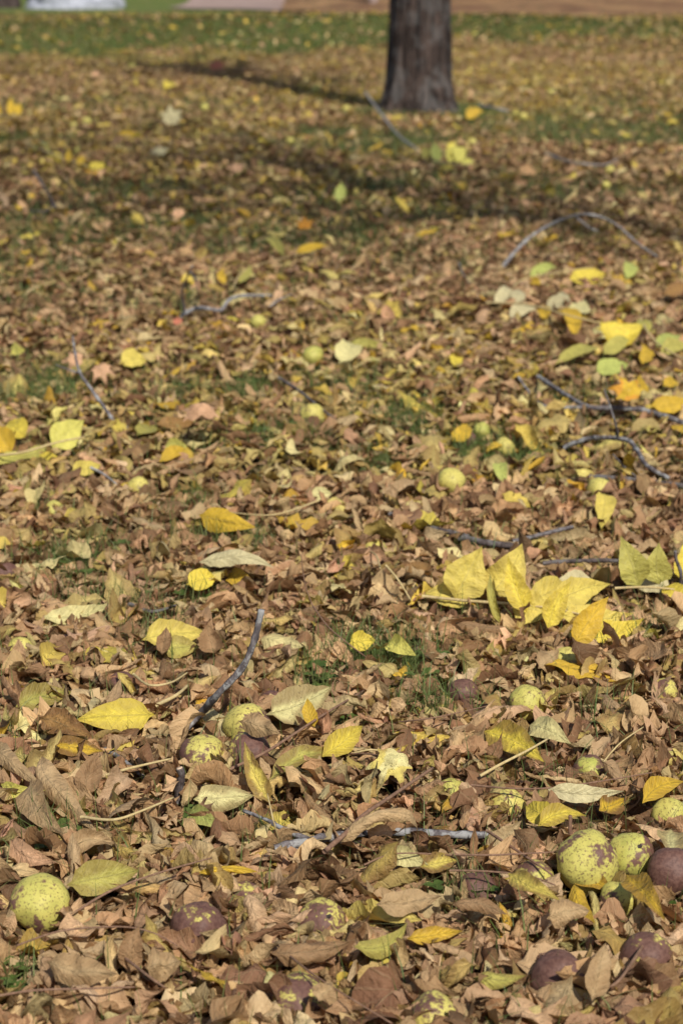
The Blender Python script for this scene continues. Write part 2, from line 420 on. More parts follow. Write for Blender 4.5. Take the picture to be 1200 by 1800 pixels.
def stick(pts, wpx, label, mat=None, branches=(), name='stick', group='fallen sticks on the leaf litter', bumpy=.5, land=None, ends=None, taper=.55, clear=True, cut=False):
    W = pxpath(pts); n = len(W)
    base = W[0].copy()
    k = ppm(W[n // 2])
    r0 = wpx * .86 / k / 2
    radii = [r0 * (1 - (1 - taper) * i / (n - 1)) for i in range(n)]
    single = not branches and not cut
    if single:
        o = tube(name, W, radii, mat or M_STICK, base, bumpy=bumpy)
    else:
        o = empty(name, base)
        tube('main_stem', W, radii, mat or M_STICK, base, o, seg=10, bumpy=bumpy)
        for (bp, bw) in branches:
            Wb = pxpath(bp); kb = ppm(Wb[0]); rb = bw / kb / 2
            tube('side_branch', Wb, [rb * (1 - .5 * i / (len(Wb) - 1)) for i in range(len(Wb))], mat or M_STICK, Wb[0], o, seg=7, bumpy=bumpy)
        if cut:
            T = (W[-1] - W[-2]).normalized()
            tube('cut_end', [W[-1] - T * .0005, W[-1] + T * .0006], [radii[-1] * .86] * 2, M_CUT, W[-1], o, seg=14, sub=1)
    tag(o, label, 'stick' if name == 'stick' else 'leaf stalk', group)
    if clear:
        for i in range(n - 1):
            for t in (0, .25, .5, .75):
                q = W[i].lerp(W[i + 1], t)
                if q.z < .06: keep(q, r0 + .007, max(-.004, min(.002, q.z - r0)))
            if q.z < .03: keep(Vector((q.x, q.y - .016, 0)), r0 + .008, -.001)
    if land: LAND.append((W[n // 2], land))
    return o

def walnut(px, py, dpx, brown, green, label, group=None, seed=None, scar=False, land=None, sink=.5, clear=1.0, bdir=(0, .3, -.9)):
    global _wn
    _wn += 1; seed = _wn if seed is None else seed
    # sit it on the soil or in the litter: the centre is one radius times (1 - sink) above the litter surface less its depth
    z = .0
    if sink > .75: py += dpx * .16
    for _ in range(4):
        p = at(px, py, z); r = dpx / ppm(p) / 2; z = r * (1 - sink * 1.3) * .9 - .001 - (.06 * r if sink > .75 else 0)
    nl, nm = 26, 40
    V = []
    off = Vector((seed * 3.1, seed * 1.3, seed * 2.2))
    for i in range(nl + 1):
        t = math.pi * i / nl
        for j in range(nm):
            a = 2 * math.pi * j / nm
            d = Vector((math.sin(t) * math.cos(a), math.sin(t) * math.sin(a), math.cos(t)))
            rr = r * (1 + .12 * noise.noise(d * 1.3 + off) + .03 * noise.noise(d * 4 + off) + .006 * noise.noise(d * 16 + off))
            rr *= 1 - .04 * math.exp(-(t / .22) ** 2)
            V.append(tuple(d * rr))
    Fq = [(i * nm + j, (i + 1) * nm + j, (i + 1) * nm + (j + 1) % nm, i * nm + (j + 1) % nm) for i in range(nl) for j in range(nm)]
    mat = walnut_material('walnut_husk', 'husk', brown, seed, green, bdir, r)
    o = mesh_obj('walnut', V, Fq, mat, p)
    if scar:
        o.rotation_euler = (.75, random.uniform(-.3, .3), .4)
        pts = [(0, 0, r * .93), (0.0006, 0, r * 1.02), (.0012, .0005, r * 1.07)]
        me_p = tube('stem_scar', pts, [.0026, .0017, .0012], M_STICKD, (0, 0, 0), None, seg=7, bumpy=1.2, sub=2)
        me_p.parent = o; me_p.location = (0, 0, 0)
    tag(o, label, 'walnut', group or 'walnuts fallen in the leaf litter')
    if sink < .55:
        keep(p, r * 1.08 * clear, -.026 if sink < .3 else -.012); keep(Vector((p.x, p.y - r * 1.5, 0)), r * .85, -.006)
    else:
        keep(p, r * .85, .002); keep(Vector((p.x, p.y - r * 1.3, 0)), r * .6, .01)
    if land: LAND.append((p, land))
    return o
_wn = 0

#@@SETTING
# ------------------------------------------------------------------ ground
def ground_height(x, y):
    crest = .19 + .10 * (vn(x * .45 + 3, x * 0) - .5)
    up = np.clip((y - 18.5) / 7.5, 0, 1); up = up * up * (3 - 2 * up); dn = np.clip((y - 26.5) / 5, 0, 1)
    return crest * up * (1 - dn) + SOIL + .008 * (vn(x * 7, y * 7) - .5) * np.clip(3 - y, 0, 1) + .07 * (fbm(x * .35, y * .35, 2) - .5) * np.clip((y - 7) / 6, 0, 1)
ys = np.concatenate([np.linspace(-6, .8, 8), np.linspace(.9, 4, 60), np.linspace(4.1, 20, 110), np.linspace(20.5, 50, 50), np.linspace(55, 260, 16)])
xs = np.concatenate([np.linspace(-160, -9, 16), np.linspace(-8.5, 8.5, 150), np.linspace(9, 160, 16)])
TREE = at(735, 195, 0)
def hill(x, y):
    """the far slope that rises beyond the lawn"""
    return np.clip((y - 46) / 40, 0, 1) ** 1.3 * 6.0
gx, gy = np.meshgrid(xs, ys, indexing='xy')
gz = ground_height(gx, gy) + hill(gx, gy)
m = bpy.data.materials.new('soil'); N = NT(m)
geo = N.node('ShaderNodeNewGeometry'); pos = geo.outputs['Position']
n1 = N.noise(pos, 60, 4, .7); n2 = N.noise(pos, 3.0, 3); n3 = N.noise(pos, 420, 3, .7)
soil = N.mix(N.ss(n1, .35, .65), (.045, .03, .02, 1), (.12, .075, .045, 1))
soil = N.mix(N.ss(n3, .55, .7), soil, (.24, .16, .09, 1))
grn = N.mix(N.ss(n1, .35, .7), (.07, .105, .022, 1), (.15, .17, .045, 1))
grn = N.mix(N.ss(n2, .5, .72), grn, (.17, .14, .05, 1))
sx = N.node('ShaderNodeSeparateXYZ'); N.t.links.new(pos, sx.inputs[0])
f = N.ss(N.math('ADD', N.math('SUBTRACT', sx.outputs[1], N.math('MULTIPLY', sx.outputs[0], .5)), N.math('MULTIPLY', n2, 3.)), 19.2, 21.5)
N.done(N.bsdf(N.mix(f, soil, grn), .95, .1, N.bump(N.math('ADD', n1, N.math('MULTIPLY', n3, .4)), .8, .006)))
nx = len(xs)
i, j = np.meshgrid(np.arange(len(ys) - 1), np.arange(nx - 1), indexing='ij'); a = (i * nx + j).ravel()
g = mesh_obj('ground', np.stack([gx, gy, gz], -1), np.stack([a, a + 1, a + nx + 1, a + nx], 1), m)
tag(g, kind='structure')
def gh(x, y):
    x = np.asarray(x, float); y = np.asarray(y, float)
    return ground_height(x, y) + hill(x, y)

# pale path crossing beyond the lawn
def sheet(name, pxs, z, mat, n=24):
    L0, R0, L1, R1 = pxs
    V = []; rows = 10
    for r_ in range(rows + 1):
        for c in range(n + 1):
            s, t = c / n, r_ / rows
            p = (L0.lerp(R0, s)).lerp(L1.lerp(R1, s), t)
            p = p + Vector((0, 1.2 * (float(vn(s * 7, t * 3 + 2)) - .5), 0))
            V.append((p.x, p.y, float(gh(p.x, p.y)) + z))
    Fq = [(r_ * (n + 1) + c, r_ * (n + 1) + c + 1, (r_ + 1) * (n + 1) + c + 1, (r_ + 1) * (n + 1) + c) for r_ in range(rows) for c in range(n)]
    return mesh_obj(name, V, Fq, mat)
def ground_mat(name, c0, c1, c2, s=4.):
    m = bpy.data.materials.new(name); N = NT(m); g_ = N.node('ShaderNodeNewGeometry').outputs['Position']
    a = N.noise(g_, s, 4, .7); b = N.noise(g_, s * 7, 3, .7)
    col = N.mix(N.ss(a, .35, .65), c4(c0), c4(c1)); col = N.mix(N.ss(b, .52, .7), col, c4(c2))
    N.done(N.bsdf(col, .9, .2, N.bump(b, .5, .02))); return m
o = sheet('path', (at(296, 16, -.02), at(650, 25, -.02), at(380, -6, -.02), at(590, -2, -.02)), .03, ground_mat('path_dust', (.30, .21, .17), (.35, .25, .21), (.22, .15, .12), 1.5))
tag(o, kind='structure')
# leaf-strewn slope beyond the lawn on the other side: a rising bank
V = []; nx_, ny_ = 60, 24
for r_ in range(ny_ + 1):
    for c in range(nx_ + 1):
        x = -1.2 + 26 * c / nx_; t = r_ / ny_; y = 34.5 + 26 * t + .05 * x + 1.3 * (float(fbm(x * .7, 0 * x + 3., 3)) - .5) * 2
        if x < 1.5: y += (1.5 - x) * 1.2
        z = float(gh(x, y)) + .02 + 1.9 * t ** 1.2 + .12 * (float(fbm(x * .9, y * .9, 2)) - .5)
        V.append((x, y, z))
Fq = [(r_ * (nx_ + 1) + c, r_ * (nx_ + 1) + c + 1, (r_ + 1) * (nx_ + 1) + c + 1, (r_ + 1) * (nx_ + 1) + c) for r_ in range(ny_) for c in range(nx_)]
bank = mesh_obj('bank', V, Fq, ground_mat('bank_leaves', (.13, .06, .03), (.30, .17, .075), (.10, .085, .03), .8))
tag(bank, kind='structure')

# ------------------------------------------------------------------ tree
def make_tree(TREE, r0, ncrown, spread, z00, label, seed=4, lean=0.):
    root = empty('walnut_tree', (TREE.x, TREE.y, 0))
    nz, na = 220, 120; H = z00 + 3.2; V = []
    for i in range(nz + 1):
        t = i / nz; z = -.12 + H * t ** 1.7
        flare = .75 * math.exp(-max(z + .02, 0) / .14) + .10 * math.exp(-max(z, 0) / .5)
        taper = 1 - .055 * z
        for j in range(na):
            a = 2 * math.pi * j / na
            d = Vector((math.cos(a), math.sin(a), 0))
            root_l = (max(0, math.cos(a - 5.2)) ** 3 + .5 * max(0, math.cos(a - 3.6)) ** 4 + .7 * max(0, math.cos(a - 1.2)) ** 3)
            r = r0 * (taper + flare * (.35 + .8 * root_l))
            q = Vector((d.x * 3.2, d.y * 3.2, z * .55))
            ridge = abs(noise.noise(Vector((d.x * 6.5, d.y * 6.5, z * 1.15)))) + .5 * abs(noise.noise(Vector((d.x * 14, d.y * 14, z * 3.2 + 5))))
            r *= 1 + .05 * noise.noise(q) + .27 * (ridge - .25)
            V.append((d.x * r + .012 * z * z * .3, d.y * r, z))
    Fq = [(i * na + j, i * na + (j + 1) % na, (i + 1) * na + (j + 1) % na, (i + 1) * na + j) for i in range(nz) for j in range(na)]
    mesh_obj('trunk', V, Fq, M_TRUNK, (0, 0, 0), root)
    tips = []
    rs = random.Random(seed)
    for k in range(9):
        a = k * 2.4; z0 = z00 + k * .36
        d = Vector((math.cos(a) - lean, math.sin(a), .55)).normalized()
        p = Vector((TREE.x, TREE.y, z0)); pts = [p]
        for s in range(4):
            d = (d + Vector((rs.uniform(-.3, .3), rs.uniform(-.3, .3), rs.uniform(-.1, .3)))).normalized()
            pts.append(pts[-1] + d * rs.uniform(.6, .95)); tips.append(pts[-1])
        tube('limb', pts, [.085, .06, .045, .03, .015], M_TRUNK, p, root, seg=10, bumpy=.3)
    n = ncrown
    c = np.array([tips[R.integers(0, len(tips))] for _ in range(n)]) + R.normal(0, .42, (n, 3)) * spread
    L = R.uniform(.09, .15, n); W = L * .2
    P = leaf_points(n, 4, 3, L, W, R.normal(0, .5, n), R.normal(0, .4, n), 0, .1, .1, .3, 0)
    M = rotmats(R.random(n) * 6.3, R.normal(-.5, .5, n), R.normal(0, .6, n))
    P = np.einsum('nij,nkj->nki', M, P) + c[:, None, :] - np.array([TREE.x, TREE.y, 0])
    gf = grid_faces(4, 3); Fq = (gf[None] + (np.arange(n) * 12)[:, None, None]).reshape(-1, 4)
    cr = mesh_obj('crown', P, Fq, M_LEAF, (0, 0, 0), root)
    t = YELLOWS[R.integers(0, 5, n)] * .8; leaf_attrs(cr.data, n, 4, 3, L, W, t, np.full(n, .3), np.full(n, .4))
    tag(root, label, 'tree')
    keep(Vector((TREE.x, TREE.y, 0)), r0 * 1.15, -.03)
make_tree(TREE, 97 / ppm(TREE) / 2, 1500, 1, 3.0, 'large walnut tree trunk with rough grey brown bark rising from the leaf litter')
T2 = Vector((3.6, -1.0, 0)); make_tree(T2, .11, 1500, 1.8, 8.0, 'second walnut tree just outside the picture, added to shade the far litter', 8, 1.0)  # unseen tree added so that its leaning crown dapples the far litter
LAND.append((TREE, 'the tree trunk'))

# far things at the very top of the picture
def boulder(name, px0, px1, py_base, h, seed, mat, label, cat):
    a_, b_ = at(px0, py_base, SOIL), at(px1, py_base, SOIL); c = a_.lerp(b_, .5); rx = abs(b_.x - a_.x) / 2
    V = []; nl, nm = 30, 60
    for i in range(nl + 1):
        t = math.pi * i / nl
        for j in range(nm):
            a = 2 * math.pi * j / nm; d = Vector((math.sin(t) * math.cos(a), math.sin(t) * math.sin(a), math.cos(t)))
            s = 1 + .22 * noise.noise(d * 1.6 + Vector((seed, 0, 0))) + .1 * noise.noise(d * 4 + Vector((seed, 3, 0)))
            V.append((d.x * rx * s, d.y * rx * .7 * s, d.z * h * s))
    Fq = [(i * nm + j, (i + 1) * nm + j, (i + 1) * nm + (j + 1) % nm, i * nm + (j + 1) % nm) for i in range(nl) for j in range(nm)]
    o = mesh_obj(name, V, Fq, mat, (c.x, c.y + .6, SOIL + .02))
    return tag(o, label, cat)
boulder('boulder', 28, 216, 14, .5, 3, bark_material('pale_stone', (.28, .29, .33), (.46, .47, .52), 0, .3, 1.0, .02), 'long pale grey boulder at the far edge of the lawn', 'rock')
boulder('boulder', -45, 30, 14, .6, 9, bark_material('dark_stone', (.045, .03, .028), (.08, .06, .05), 0, .3, 1.0, .02), 'dark brown boulder beside the long pale one at the lawn edge', 'rock')
def far_trunk(px, py, r, mat, label):
    p = at(px, py, SOIL); o = tube('tree', [p + Vector((0, 0, -.1)), p + Vector((.02, 0, 1.2)), p + Vector((-.03, 0, 2.6)), p + Vector((.05, 0, 4))], [r * 1.25, r, r * .9, r * .8], mat, p, None, seg=14, bumpy=.2)
    root = empty('slender_tree', p); o.name = 'trunk'; o.parent = root; o.location = (0, 0, 0)
    n = 500; c = np.array([0, 0, 4.2]) + R.normal(0, .7, (n, 3)); L = R.uniform(.09, .14, n)
    P = leaf_points(n, 4, 3, L, L * .3, .3, .3, 0, .1, .1, .5, 0); P = np.einsum('nij,nkj->nki', rotmats(R.random(n) * 6, R.normal(0, .6, n), R.normal(0, .6, n)), P) + c[:, None]
    cr = mesh_obj('crown', P, (grid_faces(4, 3)[None] + (np.arange(n) * 12)[:, None, None]).reshape(-1, 4), M_LEAF, (0, 0, 0), root)
    leaf_attrs(cr.data, n, 4, 3, L, L * .3, np.tile((.4, .25, .08), (n, 1)), np.full(n, .3), np.full(n, .4))
    tag(root, label, 'tree')
far_trunk(655, 21, .075, bark_material('far_bark', (.30, .22, .19), (.38, .29, .25), 0, 1, 4, .01), 'thin pale tree trunk far behind the lawn beside the large trunk')
# red shrub on the bank
n = 1500; p = at(832, 18, 0); p = Vector((p.x + .1, p.y + 1.2, .1))
c = R.normal(0, 1, (n, 3)); c /= np.linalg.norm(c, axis=1)[:, None]; c *= (R.random(n) ** .4)[:, None] * np.array([.62, .5, .4])
c[:, 2] = np.abs(c[:, 2]) + .03; c[:, :2] *= 1 + .25 * np.sin(c[:, 2:3] * 9)
L = R.uniform(.07, .12, n)
P = leaf_points(n, 4, 3, L, L * .3, .4, .3, 0, .1, .1, .6, 0); P = np.einsum('nij,nkj->nki', rotmats(R.random(n) * 6, R.normal(0, .7, n), R.normal(0, .7, n)), P) + c[:, None]
root = empty('shrub', p)
o = mesh_obj('foliage', P, (grid_faces(4, 3)[None] + (np.arange(n) * 12)[:, None, None]).reshape(-1, 4), M_LEAF, (0, 0, 0), root)
leaf_attrs(o.data, n, 4, 3, L, L * .3, np.tile((.24, .05, .03), (n, 1)) * R.normal(1, .2, (n, 1)), np.full(n, .2), np.full(n, .5))
for k in range(6):
    a = k * 1.05; tube('stem', [p + Vector((0, 0, -.08)), p + Vector((math.cos(a) * .15, math.sin(a) * .12, .18)), p + Vector((math.cos(a) * .35, math.sin(a) * .25, .36))], [.012, .009, .005], M_STICKD, p, root, seg=6)
tag(root, 'low dark red shrub at the foot of the far bank', 'shrub')

#@@HEROES
# ------------------------------------------------------------------ walnuts
W_ = walnut
W_(72, 1588, 104, .34, .45, 'large yellow green walnut mottled brown, alone beside the olive leaf', scar=False, land='the lone mottled green walnut', sink=.35, bdir=(-.6, -.2, -.8))
W_(355, 1332, 84, .42, .22, 'yellow walnut with one brown cheek beside the cut stub', land='the yellow walnut by the stub', sink=.45, bdir=(-1.5, 0, .5))
W_(435, 1277, 86, .5, .1, 'yellow and brown walnut half under a curled brown leaf', land='the half brown walnut', sink=.45, bdir=(1.6, 0, -.3))
W_(437, 1326, 80, .9, .05, 'reddish brown walnut with a thin yellow edge', land='the reddish brown walnut', sink=.5, bdir=(1.2, 0, -.3))
W_(350, 1638, 104, .93, .1, 'half buried purple brown walnut with a yellow rim', land='the half buried purple walnut', sink=.7)
W_(165, 1488, 66, 1., 0, 'purple brown walnut sunk behind a cupped tan leaf', land='the sunken purple walnut', sink=.95)
W_(1032, 1516, 110, .36, .35, 'largest yellow green walnut, speckled brown, in the walnut cluster', land='the largest speckled walnut', sink=.2, bdir=(.3, 0, 1.))
W_(1108, 1503, 84, .56, .6, 'green walnut browned on its lower side, behind the speckled one', scar=True, land='the green and brown walnut', sink=.25, bdir=(1., -.4, -1.))
W_(1178, 1532, 86, 1., 0, 'dark purple brown walnut at the end of the cluster', land='the dark cluster walnut', sink=.3)
W_(1085, 1582, 66, .5, .4, 'small yellow green walnut in front of the cluster', land='the small front walnut', sink=.5)
W_(938, 1546, 72, .55, .4, 'green topped walnut mostly covered by a yellow leaf', sink=.7)
W_(838, 1558, 72, 1., 0, 'dull purple walnut buried to its top near grass', sink=.95)
W_(565, 1612, 92, .7, .15, 'yellow and dark brown walnut with its stem scar showing', scar=True, land='the scarred yellow walnut', sink=.9)
W_(522, 1752, 116, .72, .15, 'broad brown walnut with yellow patches sunk at the bottom edge', land='the broad patched walnut', sink=.95)
W_(762, 1780, 100, .62, .15, 'yellow and brown walnut at the bottom between dry leaves', land='the bottom yellow walnut', sink=.8)
W_(982, 1722, 98, 1., 0, 'smooth brown walnut behind a long dry leaf near the bottom', land='the smooth brown walnut', sink=.65)
W_(1135, 1688, 96, .82, .05, 'brown walnut flecked yellow near the bottom corner', land='the flecked brown walnut', sink=.7)
W_(925, 1236, 64, .48, .4, 'green walnut with dark round blotches behind grass blades', land='the blotched green walnut', sink=.45)
W_(995, 1163, 52, .2, .15, 'clean yellow walnut in front of the yellow compound leaf', land='the clean yellow walnut', sink=.5)
W_(1035, 1356, 58, .75, .8, 'dark olive walnut in the shade of curled leaves', sink=.6)
W_(890, 1408, 64, .5, .05, 'pale yellow walnut capped with brown beside golden leaf', land='the pale capped walnut', sink=.8)
W_(1175, 1434, 64, .3, .35, 'light green walnut at the frame edge under dry leaves', sink=.7)
W_(1165, 1217, 50, .6, .2, 'yellow walnut with a brown face at the frame edge', sink=.6)
W_(812, 1219, 54, .97, .4, 'dull brown walnut at the edge of the grass patch', land='the dull walnut by the grass', sink=.7)
W_(120, 1132, 52, 1., 0, 'blackish purple walnut low between tan leaves', land='the blackish walnut', sink=.85)
W_(792, 847, 50, .15, .2, 'clean pale yellow walnut standing clear behind the forked sticks', land='the clear pale walnut', sink=.2)
W_(1052, 862, 46, .3, .15, 'yellow walnut capped by a bent yellow leaf', land='the leaf capped walnut', sink=.4)
W_(660, 970, 46, .2, .15, 'flat looking yellow walnut beside a golden brown leaf', land='the walnut by the golden leaf', sink=.6)
W_(550, 627, 38, .08, .75, 'round bright green walnut far back near a pale leaf', land='the round bright green walnut', sink=.15)
W_(453, 567, 28, .08, .4, 'small light green walnut farthest of the clear ones', land='the small light green walnut', sink=.2)
W_(549, 731, 44, .45, .1, 'yellow walnut crossed by brown leaf below the thin stick', land='the crossed yellow walnut', sink=.45)
W_(243, 857, 38, .2, .05, 'pale cream yellow walnut among small tan leaves', land='the cream walnut', sink=.6)
W_(846, 757, 30, .05, .9, 'small vivid green walnut beside a black one', sink=.4)
W_(822, 771, 28, 1., 0, 'small black walnut touching the vivid green one', sink=.4)
W_(885, 787, 36, .3, .05, 'cream walnut below the vivid green one', sink=.5)
W_(95, 895, 42, .15, .4, 'light green walnut sunk between leaves near the edge', land='the sunk light green walnut', sink=.8)
W_(478, 1232, 52, 1., 0, 'brown walnut half hidden behind the wide speckled leaf', sink=.8)
W_(215, 1199, 54, 1., 0, 'purple walnut sunk above the bright yellow leaf', land='the walnut over the bright leaf', sink=.95)
W_(36, 1142, 46, .2, .2, 'yellow walnut at the frame edge above grass', land='the yellow edge walnut', sink=.6)
W_(790, 1386, 56, .35, .6, 'olive green walnut showing behind folded tan leaves', sink=.8)
W_(430, 1570, 62, .88, .2, 'brown walnut showing a yellow streak beside clover', sink=.85)
W_(12, 1008, 42, 1., 0, 'brown walnut cut by the frame above the tall grass', sink=.6)
for (x, y, d, b, g_, l) in [(360, 190, 16, .05, .5, 'tiny bright green walnut far back on its own'), (153, 214, 17, .1, .1, 'tiny cream yellow walnut far back in a pair'), (130, 221, 13, .2, 0, 'tiny tan walnut paired with the cream one far back'),
                            (138, 266, 16, .05, .3, 'tiny yellow green walnut beside the far golden leaflets'), (510, 248, 15, .1, .3, 'tiny yellow walnut far back before the green strip'), (555, 157, 16, .05, .4, 'tiny lime walnut far back near the shaded strip'),
                            (233, 118, 15, .05, .4, 'tiny lime walnut at the lawn edge'), (1071, 300, 18, .2, 0, 'tiny cream walnut among yellow leaves beyond the arched stick'), (1064, 326, 15, .05, .2, 'tiny yellow walnut under the cream one beyond the arched stick'),
                            (609, 192, 15, .05, .2, 'tiny yellow walnut just before the big trunk'), (920, 205, 14, .1, .1, 'tiny yellow walnut to the side of the big trunk'), (830, 250, 14, .1, .3, 'tiny green yellow walnut above the standing leaflets')]:
    W_(x, y, d, b, g_, l, sink=.3)

# ------------------------------------------------------------------ sticks
stick([(300, 1302, .0), (345, 1262, .012), (385, 1218, .03, 'w'), (425, 1175, .0, 'w'), (448, 1122, .0, 'w'), (460, 1072, 0, 'w')], 16, 'pale grey stick slanting up out of the litter with a knobbed lichened tip', taper=.8, bumpy=.8,
      branches=[([(452, 1092, .0), (462, 1066, .0), (466, 1060, 0)], 4)][:0], land='the slanting grey stick')
stick([(312, 1412, -.004), (315, 1385, 0, 'w'), (320, 1365, 0, 'w'), (316, 1350, 0, 'w')], 17, 'short dark upright stub with a pale cut end', M_STICKD, cut=True, taper=.85, land='the cut stub')
stick([(483, 1492, .008), (530, 1481, .012), (580, 1472, .010), (640, 1462, .004), (720, 1463, .004), (800, 1467, .006), (860, 1469, .003), (925, 1476, -.006)], 19, 'thick grey forked stick lying across the litter under a long dry leaf',
      branches=[([(545, 1476, .014), (500, 1458, .018), (470, 1442, .020), (426, 1424, .022)], 11), ([(525, 1484, .008), (518, 1500, .004), (516, 1506, .0)], 9)], bumpy=.7, land='the thick forked stick', taper=.8)
stick([(684, 903, .016), (722, 914, .014), (758, 928, .012), (800, 938, .012), (822, 944, .01)], 9, 'dark bent twig end pointing away from the yellow compound leaf', M_STICKD, taper=1.3, land='the dark bent twig')
stick([(808, 945, .01), (860, 955, .012), (935, 962, .008)], 15, 'thick brown barkless stick piece behind the yellow compound leaf', M_STICKD, taper=.8)
stick([(900, 952, .012), (940, 942, .016), (1006, 926, .02)], 9, 'short grey forked twig behind the thick brown piece', M_STICK, branches=[([(925, 944, .013), (938, 951, .006), (950, 957, .0)], 5)], taper=.8)
stick([(953, 990, .01), (1010, 986, .012), (1090, 986, .012), (1130, 997, .01), (1215, 1012, .006)], 9, 'straight dark grey stick behind the standing leaflets', M_STICKD, taper=.9, land='the straight dark stick')
stick([(1192, 1050, 0), (1196, 1010, 0, 'w'), (1188, 985, 0, 'w'), (1186, 968, 0, 'w')], 9, 'dark upright twig at the frame edge beside the standing leaflets', M_STICKD, taper=.7)
stick([(991, 786, .004), (1020, 775, .02), (1048, 769, .03), (1099, 773, .035), (1118, 790, .03), (1137, 819, .02), (1180, 844, .004)], 10, 'dark arched stick with a thin twig rising from it', M_STICK,
      branches=[([(1086, 771, .034), (1078, 735, .08), (1061, 684, .13)], 5)], bumpy=.6, taper=.9, land='the dark arched stick')
stick([(1036, 838, .01), (1080, 840, .014), (1124, 845, .012), (1215, 856, .01)], 10, 'dark straight stick in front of the arched one', M_STICKD, branches=[([(1124, 844, .012), (1100, 824, .02), (1076, 798, .03)], 5)], taper=1.1)
stick([(945, 662, .02), (985, 688, .02), (1029, 714, .018), (1073, 717, .02), (1124, 720, .02), (1160, 730, .016), (1215, 748, .01)], 9, 'long forked dark stick behind the orange maple leaf', M_STICK,
      branches=[([(1034, 716, .018), (959, 714, .014), (930, 690, .025), (910, 662, .05)], 7)], taper=1.3, land='the long dark forked stick')
stick([(882, 470, .01), (905, 442, .05), (932, 416, .09), (965, 396, .12), (1010, 379, .16), (1045, 379, .17), (1085, 397, .12), (1120, 428, .07), (1155, 452, .02)], 8, 'pale grey stick arching high over the distant litter', M_STICKP,
      branches=[([(1012, 382, .155), (1035, 400, .13), (1050, 406, .12)], 4)], bumpy=.6, taper=.5, land='the pale arched stick')
stick([(318, 555, .01), (342, 543, .02), (362, 542, .03), (388, 545, .02), (402, 528, .03), (425, 520, .03), (478, 520, .01)], 9, 'pale crooked branch with upright forks in the distance', M_STICKP,
      branches=[([(325, 548, .02), (320, 520, .07), (326, 494, .12), (338, 468, .18)], 5), ([(336, 478, .15), (347, 500, .11), (345, 540, .02)], 4), ([(470, 545, .01), (485, 530, .03), (515, 516, .01)], 4)], bumpy=.6, taper=.7, land='the crooked pale branch')
stick([(236, 756, .006), (205, 746, .014), (192, 728, .03), (165, 690, .06), (141, 655, .09), (133, 625, .12), (128, 590, .15)], 9, 'slanting grey twig forked near its top beside peach leaf', M_STICK,
      branches=[([(141, 656, .088), (122, 650, .09), (98, 641, .09)], 4)], bumpy=.5, taper=.5, land='the slanting forked twig')
stick([(490, 664, .03), (530, 690, .024), (560, 715, .02), (600, 746, .01)], 7, 'dark thin stick running past the crossed walnut', M_STICKD, taper=.7, land='the thin dark stick')
stick([(642, 163, .10), (662, 190, .06), (680, 214, .03), (700, 238, .01), (733, 263, .0)], 5, 'grey stick leaning down in front of the big trunk', M_STICKP, taper=.9)
stick([(842, 186, .02), (870, 190, .03), (895, 196, .01)], 6, 'short pale stick on the far litter beside the big trunk', M_STICKP)
stick([(955, 268, .01), (1000, 284, .03), (1060, 290, .02), (1085, 278, .02)], 5, 'thin tan stick lying across the far litter', M_STICKP)
stick([(806, 462, .05), (815, 485, .02), (838, 515, .0)], 5, 'short dark twig stuck upright in distant leaves', M_STICKD)
stick([(60, 300, .10), (88, 345, .03), (100, 370, .0)], 6, 'dark thin twig standing on the far shaded litter', M_STICKD, branches=[([(95, 362, .01), (72, 372, .01), (20, 365, .0)], 5)])
stick([(185, 1318, .002), (205, 1328, .006), (228, 1345, .006), (255, 1368, .002)], 12, 'grey broken stick piece under golden brown leaves', M_STICK, bumpy=.8)
stick([(228, 1062, .006), (268, 1075, .012), (310, 1064, .006)], 9, 'dark curved twig low in the grass behind tan leaves', M_STICKD)
stick([(160, 822, .02), (185, 835, .014), (215, 860, .004)], 6, 'small pale grey twig below the wide yellow leaf', M_STICKP)
stick([(1003, 1490, -.004), (1002, 1470, 0, 'w'), (1001, 1448, 0, 'w'), (1001, 1434, 0, 'w')], 9, 'short brown peg standing beside the largest walnut', M_STALK, taper=.9)

# ------------------------------------------------------------------ stalks
def stalk(pts, w, label, pale=False, land=None, name='leaf_stalk'):
    return stick(pts, w, label, M_STALKY if pale else M_STALK, name=name, group='bare leaf stalks', bumpy=.12, taper=.6, clear=False, land=land)
stalk([(-12, 1752, .03), (60, 1741, .033), (143, 1738, .03), (238, 1735, .022)], 6, 'dark brown stalk lying level near the bottom frame edge')
stalk([(30, 1662, .03), (110, 1636, .034), (213, 1629, .037), (270, 1640, .034), (312, 1662, .026)], 4.5, 'thin arched stalk running up to the half buried purple walnut')
stalk([(120, 1612, .014), (183, 1572, .03), (233, 1550, .034), (300, 1528, .036), (372, 1508, .03)], 6, 'brown stalk crossing behind the olive leaf')
stalk([(570, 1497, .03), (610, 1462, .034), (640, 1432, .04), (690, 1398, .036), (760, 1350, .03)], 11, 'thick brown stalk rising over the thick forked stick')
stalk([(405, 1352, .02), (467, 1322, .034), (520, 1288, .038), (580, 1249, .036), (640, 1214, .02)], 7, 'reddish stalk slanting behind the golden folded leaf')
stalk([(795, 1502, .024), (860, 1503, .028), (930, 1500, .03), (990, 1497, .02)], 5, 'brown stalk running level towards the largest walnut')
stalk([(790, 1530, .024), (860, 1532, .028), (930, 1540, .032), (975, 1556, .03)], 5, 'reddish stalk crossing over the green topped walnut')
stalk([(855, 1460, .02), (900, 1490, .024), (945, 1520, .024), (970, 1538, .02)], 7, 'brown stalk slanting down to the leaf covered walnut')
stalk([(843, 1364, .02), (880, 1343, .028), (925, 1320, .034), (962, 1299, .03)], 7, 'pale tan stalk pointing at the golden spotted leaves', True)
stalk([(828, 1380, .02), (900, 1386, .026), (967, 1385, .028), (1050, 1374, .032), (1145, 1358, .026)], 4.5, 'long thin brown stalk above the clean pale leaf')
